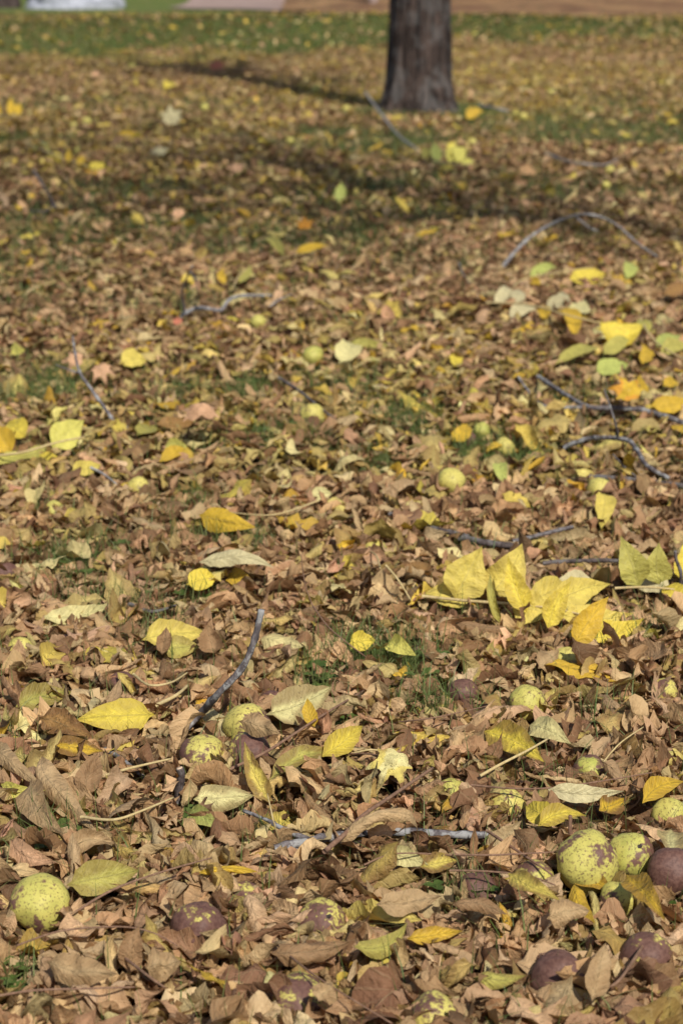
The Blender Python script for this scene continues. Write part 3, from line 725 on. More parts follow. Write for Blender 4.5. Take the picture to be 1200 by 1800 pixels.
stalk([(548, 1062, .05), (537, 1030, 0, 'w'), (532, 1000, 0, 'w'), (529, 975, 0, 'w')], 3, 'thin dark twig curving upright behind the slanting stick')
stalk([(548, 1062, .05), (575, 1100, .045), (610, 1130, .035), (650, 1160, .01)], 3.5, 'thin dark stalk curving down towards the grass patch')
stalk([(143, 1436, .022), (200, 1441, .03), (250, 1425, .034), (305, 1402, .028)], 7, 'pale tan stalk running from curled leaf to cut stub', True)
stalk([(186, 1363, .02), (230, 1350, .03), (300, 1334, .028)], 7, 'pale stalk behind the cut stub', True)
stalk([(678, 994, .05), (700, 1020, .04), (722, 1056, .012)], 5, 'yellow bent stalk beside the compound leaf', True)
stalk([(668, 998, .04), (660, 975, .03), (640, 965, .01)], 4, 'short yellow stalk over the flat yellow walnut', True)
stalk([(612, 1327, .02), (650, 1318, .03), (690, 1323, .022)], 5, 'pale stalk of the spotted maple leaf', True)
stalk([(275, 1240, .016), (310, 1222, .028), (330, 1205, .02)], 9, 'stout tan stalk above the bright yellow leaf', True)
stalk([(235, 1185, .018), (262, 1204, .026), (300, 1200, .024), (330, 1182, .01)], 6, 'curved tan stalk beside the slanting grey stick', True)
stalk([(1040, 1365, 0.0), (1085, 1310, .03), (1130, 1278, .03)], 4, 'thin pale stalk rising among curled leaves', True)
stalk([(640, 1520, .02), (700, 1500, .03), (820, 1505, .02)], 4, 'thin brown stalk under the thick forked stick')
stalk([(490, 1478, 0.01), (480, 1440, .04), (470, 1395, .05)], 4, 'thin yellow stalk standing beside the mottled leaf', True)
stalk([(690, 1270, .01), (760, 1262, .03), (860, 1240, .02)], 3.5, 'thin brown stalk crossing the open grass')
stalk([(560, 880, .03), (480, 905, .03), (400, 900, .02)], 4, 'tan stalk behind the orange yellow leaf', True)
stalk([(1130, 1660, .02), (1090, 1720, .03), (1060, 1740, .02)], 8, 'brown stalk slanting before the flecked walnut')
stalk([(480, 1655, .01), (540, 1705, .03), (600, 1745, .03), (690, 1800, .02)], 5, 'dark stalk slanting behind the broad patched walnut')
stalk([(215, 1680, .02), (260, 1715, .03), (290, 1736, .02)], 7, 'short brown stalk meeting the level one at the bottom')

# ------------------------------------------------------------------ yellow leaves of the photo
Hf = hero_leaf
Hf(75, 1085, 192, 1058, 36, 'pale', 'pale yellow leaf lying level beside grass blades', tilt=55, spot=.2, land='the level pale leaf')
Hf(28, 1243, 132, 1212, 46, 'olive', 'yellow olive leaf with one round dark hole', tilt=55, spot=.6, land='the holed olive leaf')
Hf(272, 1256, 138, 1264, 58, 'bright', 'bright yellow leaf lying flat over tan litter', tilt=50, spot=.35, shape=.5, roll=-.35, land='the bright flat leaf')
Hf(468, 1256, 582, 1208, 62, 'pale', 'wide pale yellow leaf with dark speckles and pale midrib', tilt=62, spot=.75, shape=.7, z=.026, bend=-.2, roll=.2, fold=-.08, land='the wide speckled leaf')
Hf(553, 1278, 540, 1226, 24, 'gold', 'small golden leaf leaning over the wide speckled leaf', tilt=60, lift=.75, z=.03, spot=.15)
Hf(566, 1330, 637, 1275, 42, 'bright', 'bright folded leaf with its tip pointing up the slope', tilt=58, lift=.25, spot=.45, z=.03, fold=.4, land='the bright folded leaf')
Hf(472, 1374, 602, 1318, 36, 'olive', 'olive yellow twisted leaf in front of the bright folded one', tilt=40, twist=1.1, lift=.2, spot=.7, z=.02)
Hf(475, 1412, 430, 1306, 36, 'yellow', 'mottled yellow leaf standing on its stalk with browned edges', tilt=72, lift=.8, spot=.9, z=.01, roll=.7, land='the standing mottled leaf')
Hf(850, 1285, 950, 1335, 52, 'bright', 'golden yellow leaf peppered with dark dots', tilt=60, spot=.8, z=.024, land='the peppered golden leaf')
Hf(930, 1275, 1000, 1305, 40, 'pale', 'pale yellow leaf tucked behind the peppered golden one', tilt=55, spot=.3, z=.02)
Hf(962, 1388, 1094, 1390, 30, 'cream', 'clean pale lance shaped leaf lying level', tilt=62, spot=.02, z=.03, roll=.2, bend=-.35, wav=.03, shape=.1, land='the clean pale leaf')
Hf(1128, 1412, 1212, 1362, 38, 'gold', 'golden arched leaf at the frame edge', tilt=45, spot=.3, z=.028, bend=-.8, land='the golden arched leaf')
Hf(975, 1445, 922, 1412, 40, 'bright', 'clean golden yellow leaf tip beside the capped walnut', tilt=60, spot=.1, z=.022)
Hf(945, 1452, 1030, 1432, 34, 'bright', 'torn golden yellow leaf by the standing peg', tilt=45, spot=.6, z=.024, wav=.25)
Hf(1052, 1425, 1098, 1400, 40, 'gold', 'golden black spotted leaf under the clean pale leaf', tilt=50, spot=1., z=.016)
Hf(118, 1556, 244, 1530, 56, 'olive', 'olive yellow leaf with pale midrib beside the mottled walnut', tilt=58, spot=.5, shape=.5, z=.02, roll=.35, land='the olive leaf')
Hf(350, 1534, 452, 1530, 28, 'gold', 'smooth golden rolled leaf behind tan leaves', tilt=45, spot=.15, roll=-1.8, z=.022, land='the rolled golden leaf')
Hf(622, 1664, 715, 1622, 38, 'olive', 'greenish yellow leaf curved like a boat', tilt=58, spot=.3, roll=-.9, z=.024, land='the boat shaped leaf')
Hf(715, 1650, 812, 1636, 28, 'gold', 'golden leaf partly covered by tan leaves', tilt=50, spot=.5, z=.012)
Hf(684, 1497, 748, 1518, 34, 'pale', 'pale yellow leaf tip below the thick stick', tilt=60, spot=.15, z=.02)
Hf(738, 1524, 806, 1510, 34, 'yellow', 'yellow black spotted leaf below the thick stick', tilt=50, spot=1., z=.016)
Hf(892, 1535, 985, 1582, 34, 'yellow', 'spotted yellow leaf draped over a walnut', tilt=50, spot=.8, z=.034, bend=-.6, land='the draped yellow leaf')
Hf(990, 1530, 1080, 1566, 36, 'gold', 'golden leaf holding up the largest walnut', tilt=50, spot=.6, z=.012)
Hf(1008, 1555, 1042, 1612, 34, 'gold', 'ribbed golden leaf curling down below the walnut cluster', tilt=60, spot=.3, z=.02, roll=-.8, bend=-.8, lift=-.0)
Hf(1100, 1538, 1166, 1614, 44, 'gold', 'long golden spotted leaf sloping down from the cluster', tilt=60, spot=.6, z=.034, shape=.1, land='the sloping golden leaf')
Hf(1178, 1458, 1192, 1512, 46, 'pale', 'pale mottled leaf at the frame edge above the dark walnut', tilt=62, spot=.7, z=.03)
Hf(350, 905, 446, 926, 42, 'gold', 'orange yellow leaf alone on tan litter', tilt=62, spot=.06, shape=.5, z=.03, roll=-.6, land='the orange yellow leaf')
Hf(350, 988, 482, 996, 30, 'cream', 'long pale straw leaf arched over yellow ones', tilt=48, spot=.1, z=.034, roll=-.6, bend=-.6, land='the long straw leaf')
Hf(328, 1028, 378, 1012, 38, 'bright', 'bright lemon leaf under the long straw leaf', tilt=60, spot=.1, shape=.8, z=.02)
Hf(402, 1008, 442, 1022, 30, 'gold', 'small golden leaf beneath the straw leaf tip', tilt=55, spot=.3, shape=.6, z=.01)
Hf(250, 1125, 362, 1108, 50, 'yellow', 'broad yellow leaf under two standing brown leaves', tilt=50, spot=.35, shape=.6, z=.018, land='the broad yellow leaf')
Hf(285, 1142, 350, 1136, 40, 'olive', 'olive yellow leaf pressed under the broad yellow one', tilt=50, spot=.5, shape=.6, z=.008)
Hf(612, 1132, 660, 1124, 34, 'bright', 'small yellow leaf behind the grass patch', tilt=62, spot=.2, shape=.8, z=.022, land='the small yellow leaf')
Hf(683, 1127, 728, 1150, 32, 'lemon', 'clean lemon leaf beside the grass patch', tilt=62, spot=.1, shape=.4, z=.024, land='the lemon leaf')
Hf(70, 1262, 158, 1292, 44, 'rust', 'orange brown leaf overlapping the bright flat leaf', tilt=50, spot=.9, shape=.5, z=.024, dry=.8)
Hf(95, 1312, 180, 1318, 34, 'gold', 'golden leaf covered in black spots', tilt=50, spot=1., shape=.5, z=.02, land='the black spotted leaf')
Hf(2, 1378, 76, 1388, 24, 'lemon', 'narrow greenish yellow leaf at the frame edge', tilt=62, spot=.1, z=.022)
Hf(330, 1428, 388, 1458, 30, 'green', 'green yellow ribbed leaf beneath the mottled domed leaf', tilt=60, spot=.3, z=.02, land='the green ribbed leaf')
Hf(340, 1405, 445, 1398, 58, 'pale', 'domed pale yellow mottled leaf in front of the walnuts', tilt=52, spot=.6, shape=.6, roll=-.9, z=.026, land='the domed mottled leaf')
Hf(452, 1475, 520, 1412, 58, 'yellow', 'yellow mottled leaf lying under the forked stick tip', tilt=50, spot=.8, shape=.6, z=.004)
Hf(18, 1476, 94, 1512, 36, 'peach', 'golden tan crinkled leaf beside green clover', tilt=58, spot=.5, wav=.3, z=.024, dry=.8, land='the golden crinkled leaf')
Hf(125, 828, 178, 815, 28, 'yellow', 'yellow leaf in front of the standing green leaflets', tilt=62, spot=.1, shape=.7, z=.022)
Hf(280, 812, 345, 795, 22, 'gold', 'golden yellow leaf far behind the orange one', tilt=55, spot=.2, z=.02)
Hf(290, 782, 330, 790, 26, 'lemon', 'lemon leaf just behind a golden one', tilt=60, spot=.1, shape=.7, z=.024)
Hf(545, 872, 585, 868, 22, 'pale', 'pale leaf far behind the long straw leaf', tilt=55, spot=.1)
Hf(1062, 868, 1058, 922, 34, 'yellow', 'yellow leaf hanging down from its walnut', tilt=70, spot=.15, shape=.5, z=.04, lift=.55)
Hf(880, 812, 890, 852, 24, 'green', 'pale green curled leaf beside the cream walnut', tilt=70, spot=.2, z=.04, lift=.6)
Hf(795, 776, 822, 745, 26, 'gold', 'small orange gold leaf beside the black walnut', tilt=65, spot=.1, lift=.3)
Hf(1048, 578, 1128, 570, 62, 'bright', 'large domed golden yellow leaf far back', tilt=45, spot=.02, shape=.9, roll=-1.5, z=.05, land='the domed golden leaf')
Hf(1143, 712, 1215, 706, 30, 'gold', 'golden leaf at the frame edge behind the arched stick', tilt=55, spot=.05, z=.03)
Hf(1140, 690, 1125, 655, 14, 'gold', 'small golden leaf standing behind the orange maple leaf', tilt=70, lift=.6, spot=.05, z=.03)
Hf(1165, 678, 1185, 664, 22, 'gold', 'small bent golden leaf at the frame edge', tilt=60, spot=.05, lift=.3)
Hf(975, 640, 1058, 598, 24, 'olive', 'long olive gold leaf slanting behind the forked stick', tilt=45, lift=.3, spot=.1, z=.02)
Hf(1060, 622, 1105, 592, 26, 'olive', 'olive gold leaf before the domed golden one', tilt=55, lift=.2, spot=.1, z=.02)
Hf(1128, 640, 1128, 598, 24, 'gold', 'golden leaf drooping below the domed leaf', tilt=60, lift=.5, spot=.1, z=.01)
Hf(1045, 655, 1105, 640, 32, 'green', 'wide greenish yellow leaf above the orange maple leaf', tilt=55, spot=.05, shape=.8)
Hf(595, 355, 600, 318, 18, 'green', 'pale green leaf standing upright far back', tilt=75, lift=.9, spot=.05)
Hf(155, 293, 187, 291, 14, 'bright', 'oval golden yellow leaf on the far shaded litter', tilt=60, spot=.02, shape=.8, roll=.1)
Hf(205, 234, 265, 240, 11, 'gold', 'long orange gold leaf far back near a pale maple leaf', tilt=50, spot=.1)
Hf(288, 158, 322, 142, 20, 'bright', 'golden yellow leaf far back under the red one', tilt=70, lift=.5, spot=.05, shape=.8)
Hf(820, 210, 852, 196, 22, 'gold', 'olive gold leaf at the foot of the big trunk', tilt=62, lift=.4, spot=.3, shape=.7)
Hf(815, 335, 796, 315, 14, 'gold', 'golden leaf standing far back below the leaflet fan', tilt=70, lift=.5, spot=.1)
Hf(800, 645, 806, 618, 22, 'bright', 'bright golden leaf standing in tan litter far back', tilt=70, lift=.6, spot=.02, shape=.6, land='the standing bright leaf')
Hf(595, 640, 620, 596, 40, 'pale', 'pale yellow leaf bent over beside the bright green walnut', tilt=60, lift=.5, spot=.1, shape=.8)
Hf(615, 602, 680, 606, 20, 'olive', 'narrow olive leaf beside the bent pale leaf', tilt=50, spot=.1)
Hf(210, 640, 260, 632, 34, 'yellow', 'yellow leaf bent beside peach coloured leaves', tilt=60, spot=.1, shape=.6)
Hf(240, 765, 275, 740, 34, 'olive', 'olive yellow leaf beside the foot of the forked twig', tilt=55, spot=.2, shape=.5)
Hf(275, 745, 345, 732, 26, 'rust', 'dull golden brown leaf under the tan maple leaf', tilt=50, spot=.2)
Hf(22, 606, 55, 618, 20, 'lemon', 'lemon leaf far back near the frame edge', tilt=60, spot=.05)
# long brown leaves of the photo
Bf = lambda *a, **k: hero_leaf(*a, name='dry_leaf', group='curled brown leaves', dry=1., **k)
Bf(585, 1484, 790, 1452, 36, 'tan', 'long tan leaf arching over the thick forked stick', tilt=25, roll=-1.5, bend=-1.5, z=.022, spot=.3, land='the long arching leaf')
Bf(75, 1330, 148, 1440, 40, 'tan', 'long golden tan leaf rolled lengthwise, pointing down the slope', tilt=65, roll=-1.3, z=.03, spot=.3, bend=-.6, land='the long rolled leaf')
Bf(150, 1400, 172, 1322, 44, 'brown', 'smooth dark brown leaf standing beside the long rolled leaf', tilt=72, lift=.7, roll=.6, z=.01, spot=.2)
Bf(-5, 1300, 64, 1370, 32, 'tan', 'long tan leaf sloping in from the frame edge', tilt=60, roll=-.9, z=.03, spot=.3)
Bf(55, 1372, 98, 1452, 50, 'tan', 'flat tan leaf with a clear pale midrib', tilt=65, roll=.3, z=.026, spot=.4, shape=.6)
Bf(228, 1710, 245, 1630, 42, 'brown', 'dark brown leaf standing upright near the bottom', tilt=75, lift=.8, roll=.5, z=.01, land='the upright dark leaf')
Bf(255, 1700, 318, 1690, 54, 'tan', 'folded tan leaf like a tent near the bottom', tilt=60, roll=-.6, fold=-.4, z=.03, shape=.6, land='the tent shaped leaf')
Bf(80, 1690, 205, 1712, 52, 'tan', 'large rippled tan leaf above the level stalk', tilt=60, roll=-.5, wav=.3, z=.03, shape=.5, land='the large rippled leaf')
Bf(115, 1500, 205, 1480, 40, 'tan', 'cupped tan leaf holding a purple walnut', tilt=48, roll=1.0, z=.022, shape=.6)
Bf(795, 1590, 888, 1605, 34, 'brown', 'dark rolled brown leaf pointing at the walnut cluster', tilt=50, roll=-1.6, z=.024, land='the dark rolled leaf')
Bf(960, 1615, 1035, 1600, 54, 'tan', 'tan leaf arched like a shell below the cluster', tilt=58, roll=-1.0, z=.03, shape=.7, land='the shell shaped leaf')
Bf(830, 1720, 925, 1712, 26, 'olive', 'long olive tan leaf lying level near the bottom', tilt=45, roll=-.8, z=.02)
Bf(1040, 1760, 1065, 1660, 46, 'tan', 'broad dull leaf standing beside the smooth brown walnut', tilt=72, lift=.6, roll=.4, z=.02, shape=.5)
Bf(378, 1150, 365, 1098, 40, 'brown', 'smooth brown leaf standing behind the slanting stick', tilt=75, lift=.85, roll=.7, z=.01, shape=.6)
Bf(285, 1150, 292, 1102, 26, 'brown', 'narrow brown leaf standing on the broad yellow leaf', tilt=70, lift=.8, roll=.6, z=.012)
Bf(660, 1590, 775, 1575, 40, 'tan', 'tan ribbed leaf lying beside a rounded one', tilt=55, roll=-.5, z=.028, shape=.5, spot=.2)
Bf(475, 1675, 615, 1655, 54, 'brown', 'large dark curled leaf lying before the scarred walnut', tilt=48, roll=-1.2, wav=.25, z=.022, shape=.5, land='the large dark curled leaf')
Bf(560, 1760, 585, 1725, 44, 'tan', 'tan leaf bent over the broad patched walnut', tilt=60, lift=.4, roll=-.8, z=.03, shape=.6)
Bf(420, 1268, 492, 1290, 40, 'tan', 'tan leaf curled over the half brown walnut', tilt=60, roll=-.9, z=.045, shape=.6, bend=-.8)
Bf(945, 1175, 985, 1140, 40, 'tan', 'silvery tan leaf leaning on the clean yellow walnut', tilt=66, lift=.4, roll=-.5, z=.02, shape=.6)
Bf(800, 1095, 905, 1105, 30, 'brown', 'brown rolled leaf under the yellow compound leaf', tilt=40, roll=-1.6, z=.02)
Bf(1165, 520, 1225, 508, 20, 'rust', 'rust brown leaf far back at the frame edge', tilt=55, roll=-.4, z=.03)
Bf(715, 1005, 760, 992, 26, 'rust', 'golden brown leaf behind the yellow compound leaf', tilt=55, roll=-.4, z=.026)

# ------------------------------------------------------------------ compound leaves (several leaflets on one stalk)
def compound(name, stem, stem_w, leaflets, label, group='compound leaves with their leaflets', z0=.02, land=None):
    W = pxpath(stem); root = empty(name, W[0]); k = ppm(W[0]); r = stem_w / k / 2
    tube('leaf_stem', W, [r * (1 - .4 * i / (len(W) - 1)) for i in range(len(W))], M_STALKY, W[0], root, seg=7)
    for (x0, y0, x1, y1, wpx, c, lift, tilt, roll, spot) in leaflets:
        p0 = at(x0, y0, z0); p1 = at(x1, y1, z0).lerp(wall(x1, y1, p0), lift)
        blade('leaflet', p0, p1, wpx * .84 / ppm(p0), c, tilt=tilt, roll=roll, bend=-.35, wav=.10, fold=.22, shape=.0, spot=spot, dry=.3, parent=root)
        for t in (0, .3, .6, 1.):
            q = p0.lerp(p1, t)
            if q.z < .06: keep(Vector((q.x, q.y - .01, 0)), wpx / k * .45, .004)
    tag(root, label, 'leaf', group)
    if land: LAND.append((W[len(W) // 2], land))
    return root
compound('compound_leaf', [(742, 1048, .02), (820, 1056, .022), (905, 1062, .024), (985, 1072, .024), (1060, 1092, .02)], 6, [
    (800, 1052, 846, 964, 62, 'yellow', .92, 78, .35, .15), (858, 1046, 916, 957, 60, 'yellow', .9, 78, .35, .35), (925, 1078, 893, 980, 36, 'bright', .85, 76, .4, .4),
    (878, 1095, 862, 1008, 18, 'olive', .9, 60, 1.1, .3), (962, 1104, 1002, 1024, 34, 'bright', .85, 70, .5, .4), (1008, 1136, 1068, 1050, 40, 'gold', .8, 74, .4, .25),
    (830, 1052, 742, 1046, 44, 'yellow', .1, 55, .3, .2), (880, 1042, 803, 1024, 34, 'rust', .15, 50, -.8, .5), (930, 1062, 1010, 1030, 46, 'yellow', .1, 58, .3, .2),
    (965, 1066, 1076, 1024, 44, 'yellow', .15, 62, .3, .25), (985, 1082, 1112, 1076, 38, 'yellow', .05, 58, .3, .15), (1000, 1110, 1130, 1086, 52, 'bright', .08, 62, .3, .15),
    (900, 1068, 975, 1078, 50, 'yellow', .05, 58, .3, .1), (1045, 1022, 960, 1040, 36, 'cream', .05, 50, .3, .1)], 'large yellow compound leaf with leaflets standing up like sails', land='the yellow compound leaf')
compound('compound_leaf', [(1080, 1034, .02), (1125, 1032, .024), (1165, 1034, .024), (1215, 1040, .02)], 5, [
    (1122, 1032, 1091, 944, 44, 'olive', .95, 80, .3, .05), (1160, 1028, 1158, 956, 42, 'olive', .95, 80, .3, .05), (1196, 1020, 1204, 948, 40, 'bright', .9, 78, .3, .1),
    (1120, 1016, 1176, 1040, 40, 'cream', .1, 60, -.4, .1), (1165, 1032, 1215, 1066, 30, 'bright', .1, 55, .3, .2)], 'compound leaf with two upright olive green leaflets beside the straight dark stick', land='the upright olive leaflets')
compound('compound_leaf', [(-15, 802, .03), (40, 795, .04), (100, 778, .05), (150, 768, .05)], 5, [
    (92, 786, 147, 739, 44, 'lemon', .75, 72, .3, .02), (20, 795, -8, 745, 40, 'gold', .8, 74, .4, .1), (45, 768, 14, 742, 36, 'bright', .4, 60, .3, .1), (40, 797, -15, 820, 22, 'lemon', .0, 55, .3, .05),
    (95, 790, 20, 806, 20, 'olive', .1, 50, .3, .1), (70, 800, 112, 808, 18, 'bright', .0, 55, .3, .05)], 'greenish yellow compound leaf with one upright pointed leaflet', land='the upright pointed leaflet')
compound('compound_leaf', [(738, 268, .02), (775, 286, .03), (830, 290, .03)], 3, [
    (748, 280, 744, 256, 14, 'olive', .9, 75, .3, .1), (768, 284, 764, 250, 16, 'green', .9, 75, .3, .05), (788, 286, 800, 250, 20, 'lemon', .85, 75, .3, .05), (802, 286, 820, 256, 20, 'lemon', .8, 75, .3, .05),
    (760, 284, 800, 296, 12, 'green', .1, 60, .3, .05), (810, 290, 834, 284, 12, 'lemon', .2, 60, .3, .05)], 'far compound leaf with a fan of green yellow leaflets below the big trunk', land='the far leaflet fan')
compound('compound_leaf', [(-12, 200, .02), (20, 203, .03), (45, 202, .02)], 3, [
    (2, 202, -2, 176, 10, 'gold', .9, 75, .3, .0), (20, 203, 19, 172, 11, 'gold', .9, 75, .3, .0), (34, 204, 37, 178, 11, 'gold', .9, 75, .3, .0)], 'far compound leaf with three upright orange gold leaflets at the frame edge')
compound('compound_leaf', [(45, 250, .03), (95, 272, .03), (155, 292, .02)], 4, [
    (60, 258, 90, 276, 10, 'olive', .1, 60, .3, .1), (85, 272, 108, 285, 14, 'bright', .2, 65, .3, .1), (118, 290, 122, 262, 10, 'gold', .8, 72, .3, .1), (140, 290, 152, 275, 12, 'gold', .6, 70, .3, .1), (60, 266, 62, 248, 9, 'olive', .7, 70, .3, .1)],
    'far compound leaf of olive gold leaflets on the shaded litter')
compound('compound_leaf', [(855, 532, .05), (930, 536, .06), (1000, 555, .06), (1085, 575, .04)], 4, [
    (870, 535, 885, 500, 20, 'cream', .5, 60, .3, .1), (905, 533, 925, 512, 24, 'cream', .3, 55, -.4, .1), (940, 540, 900, 560, 24, 'cream', .1, 50, -.3, .1), (960, 545, 990, 512, 26, 'cream', .4, 60, .3, .1),
    (1000, 552, 1030, 520, 26, 'pale', .4, 60, .3, .1), (935, 565, 890, 580, 16, 'gold', .1, 55, .3, .1), (960, 560, 940, 545, 20, 'gold', .4, 60, .3, .1), (1010, 592, 960, 545, 24, 'gold', .3, 55, .3, .1),
    (1040, 578, 1095, 592, 22, 'pale', .1, 55, .3, .05)], 'far compound leaf of pale cream leaflets beside the domed golden leaf', land='the pale cream leaflets')
compound('compound_leaf', [(1125, 560, .03), (1150, 600, .03), (1215, 640, .02)], 4, [
    (1140, 585, 1120, 555, 18, 'olive', .5, 60, .3, .1), (1150, 610, 1205, 585, 20, 'green', .2, 55, .3, .1), (1160, 620, 1215, 612, 24, 'olive', .1, 55, .3, .1)], 'far olive compound leaf cut by the frame edge')
compound('compound_leaf', [(410, 505, .03), (440, 470, .03), (560, 440, .02)], 3, [
    (395, 500, 392, 468, 12, 'gold', .8, 72, .3, .1), (420, 498, 440, 462, 14, 'olive', .5, 65, .3, .1), (500, 450, 450, 425, 14, 'olive', .2, 60, .3, .1), (520, 445, 580, 432, 14, 'gold', .1, 55, .3, .1)],
    'far olive gold compound leaf behind the crooked pale branch') 
compound('compound_leaf', [(900, 505, .02), (930, 488, .03), (1040, 470, .03)], 4, [
    (950, 500, 912, 488, 16, 'gold', .3, 60, .3, .1), (1000, 490, 1070, 478, 34, 'bright', .2, 60, -.5, .1), (930, 485, 980, 470, 16, 'green', .2, 60, .3, .1), (1100, 490, 1115, 460, 22, 'green', .5, 65, .3, .1)],
    'far golden compound leaf behind the pale cream leaflets')

# ------------------------------------------------------------------ maple leaves
def maple(px, py, wpx, c, label, tilt=45, cup=.3, spin=0., z=.02, lift=0., spot=.3, stem=None, dry=.6, c2=None):
    p = at(px, py, z); Rm = wpx / ppm(p) / 2 * 1.05; nr, na = 9, 100
    lobes = [(90, 1.0, 23), (38, .92, 22), (142, .92, 22), (-12, .68, 20), (192, .68, 20)]
    V = []; tones = []; lf = []
    ph = R.random() * 6
    for i in range(nr + 1):
        t = i / nr
        for j in range(na):
            a = 2 * math.pi * j / na; deg = math.degrees(a)
            rad = .50
            for (la, ll, lw) in lobes:
                d = (deg - la + 180) % 360 - 180
                rad = max(rad, ll * math.exp(-(abs(d) / lw) ** 1.35))
                for s_ in (-1, 1):
                    d2 = (deg - la - s_ * 15 + 180) % 360 - 180
                    rad = max(rad, ll * .68 * math.exp(-(abs(d2) / 6) ** 1.5))
            rad *= 1 - .25 * math.exp(-(((deg - 270 + 180) % 360 - 180) / 22) ** 2)
            x, y = math.cos(a) * rad * Rm * t, math.sin(a) * rad * Rm * t
            rr = t * rad
            zz = -cup * Rm * rr * rr + .1 * Rm * rr * math.sin(3 * a + ph) + .06 * Rm * math.sin(9 * rr + ph)
            V.append((x, y, zz)); tones.append(t * rad); lf.append((.5 + .1 * rr, .5 * t, dry))
    V = np.array(V); sp = math.radians(spin); M0 = np.array([[math.cos(sp), -math.sin(sp), 0], [math.sin(sp), math.cos(sp), 0], [0, 0, 1]])
    tt = math.radians(tilt); Mt = np.array([[1, 0, 0], [0, math.cos(tt), -math.sin(tt)], [0, math.sin(tt), math.cos(tt)]])
    V = V @ (Mt @ M0).T
    Fq = [(i * na + j, i * na + (j + 1) % na, (i + 1) * na + (j + 1) % na, (i + 1) * na + j) for i in range(nr) for j in range(na)]
    p = p + Vector((0, 0, Rm * math.sin(tt) * .45))
    if stem: root = empty('maple_leaf', p)
    o = mesh_obj('leaf_blade' if stem else 'maple_leaf', V, Fq, M_LEAF, (0, 0, 0) if stem else p, root if stem else None)
    n = len(V); t4 = np.ones((n, 4)); base = np.array(YC[c]); t4[:, :3] = base
    if c2:
        k = (fbm(V[:, 0] / Rm * 2 + 5, V[:, 2] / Rm * 2, 2) > .5)[:, None] * .8; t4[:, :3] = base * (1 - k) + np.array(YC[c2]) * k
    t4[:, 3] = spot
    set_attr(o.data, 'tone', 'FLOAT_COLOR', t4); set_attr(o.data, 'par', 'FLOAT_VECTOR', V + R.random() * 9); set_attr(o.data, 'lf', 'FLOAT_VECTOR', lf)
    if stem:
        q = at(*stem); tube('leaf_stem', [p, p.lerp(q, .5) + Vector((0, 0, .004)), q], [.0013, .001, .0012], M_STALK, p, root, seg=7); o = root
    tag(o, label, 'leaf', 'fallen maple leaves'); keep(p, Rm * .8, .0); keep(p - Vector((0, .03, 0)), Rm * .6, .004)
    return o
maple(690, 1352, 104, 'pale', 'pale yellow maple leaf covered with fine dark specks', 42, .4, 150, .03, spot=.9, stem=(612, 1326, .02), c2='yellow')
maple(1104, 700, 78, 'gold', 'orange and golden maple leaf on the forked stick', 48, .4, 20, .045, spot=.1, c2='orange')
maple(352, 722, 96, 'peach', 'pale tan maple leaf propped up on a red stalk', 22, 1.0, 10, .075, spot=.2, stem=(366, 745, .01))
maple(535, 402, 42, 'orange', 'small orange maple leaf far back', 45, .3, 0, .03, spot=.05)
maple(315, 380, 34, 'peach', 'dull pink maple leaf far back on its own', 45, .3, 40, .03, spot=.1)
maple(418, 300, 40, 'peach', 'pinkish brown maple leaf on the far shaded litter', 40, .3, 80, .02, spot=.2)
maple(302, 218, 54, 'cream', 'pale straw maple leaf standing on the far litter', 60, .3, 10, .03, spot=.05)
maple(283, 268, 50, 'cream', 'pale olive maple leaf below the straw one far back', 25, .6, 60, .02, spot=.1)
maple(381, 122, 40, 'red', 'salmon red maple leaf at the edge of the lawn', 45, .3, 0, .03, spot=.05)
maple(168, 134, 22, 'peach', 'small pink leaf near the lawn edge far back', 45, .3, 0, .03, spot=.05)
maple(134, 640, 52, 'peach', 'peach coloured maple leaf behind the forked twig', 50, .5, 90, .04, spot=.1)
maple(178, 655, 56, 'peach', 'brownish peach maple leaf beside the forked twig', 40, .6, 200, .03, spot=.5)
maple(312, 570, 26, 'red', 'small dull red leaf before the crooked pale branch', 50, .3, 0, .03, spot=.4)

#@@AUTO
# more landmarks among the far things
for o in list(bpy.data.objects):
    l = o.get('label') or ''
    if o.parent is None and (o.name.startswith('maple_leaf') or l.startswith('tiny')):
        k = 'leaf' if o.name.startswith('maple') else 'walnut'
        d = 'the ' + l[:l.index(k) + len(k)]
        if l.startswith('tiny') or 'small' in l or 'far' in l or True:
            if d not in [t for _, t in LAND]: LAND.append((o.location.copy(), d))
for (x_, y_, d_) in [(1040, 286, 'the thin tan far stick'), (88, 345, 'the far standing twig'), (100, 275, 'the far olive gold leaflets'), (20, 200, 'the far orange gold leaflets'), (480, 465, 'the far olive gold compound leaf'),
                     (597, 350, 'the far upright green leaf'), (170, 292, 'the oval golden leaf'), (123, 10, 'the pale boulder'), (700, 30, 'the far bank')]:
    LAND.append((at(x_, y_, 0), d_))

# ------------------------------------------------------------------ occupancy
KE = np.array(KEEP)
def ceiling(x, y):
    """lowest allowed top of the litter at each point (heroes stay visible)"""
    out = np.full(len(x), 9.)
    for s in range(0, len(KE), 60):
        k = KE[s:s + 60]
        d = np.hypot(x[:, None] - k[None, :, 0], y[:, None] - k[None, :, 1])
        out = np.minimum(out, np.where(d < k[None, :, 2], k[None, :, 3], 9.).min(1))
    return out

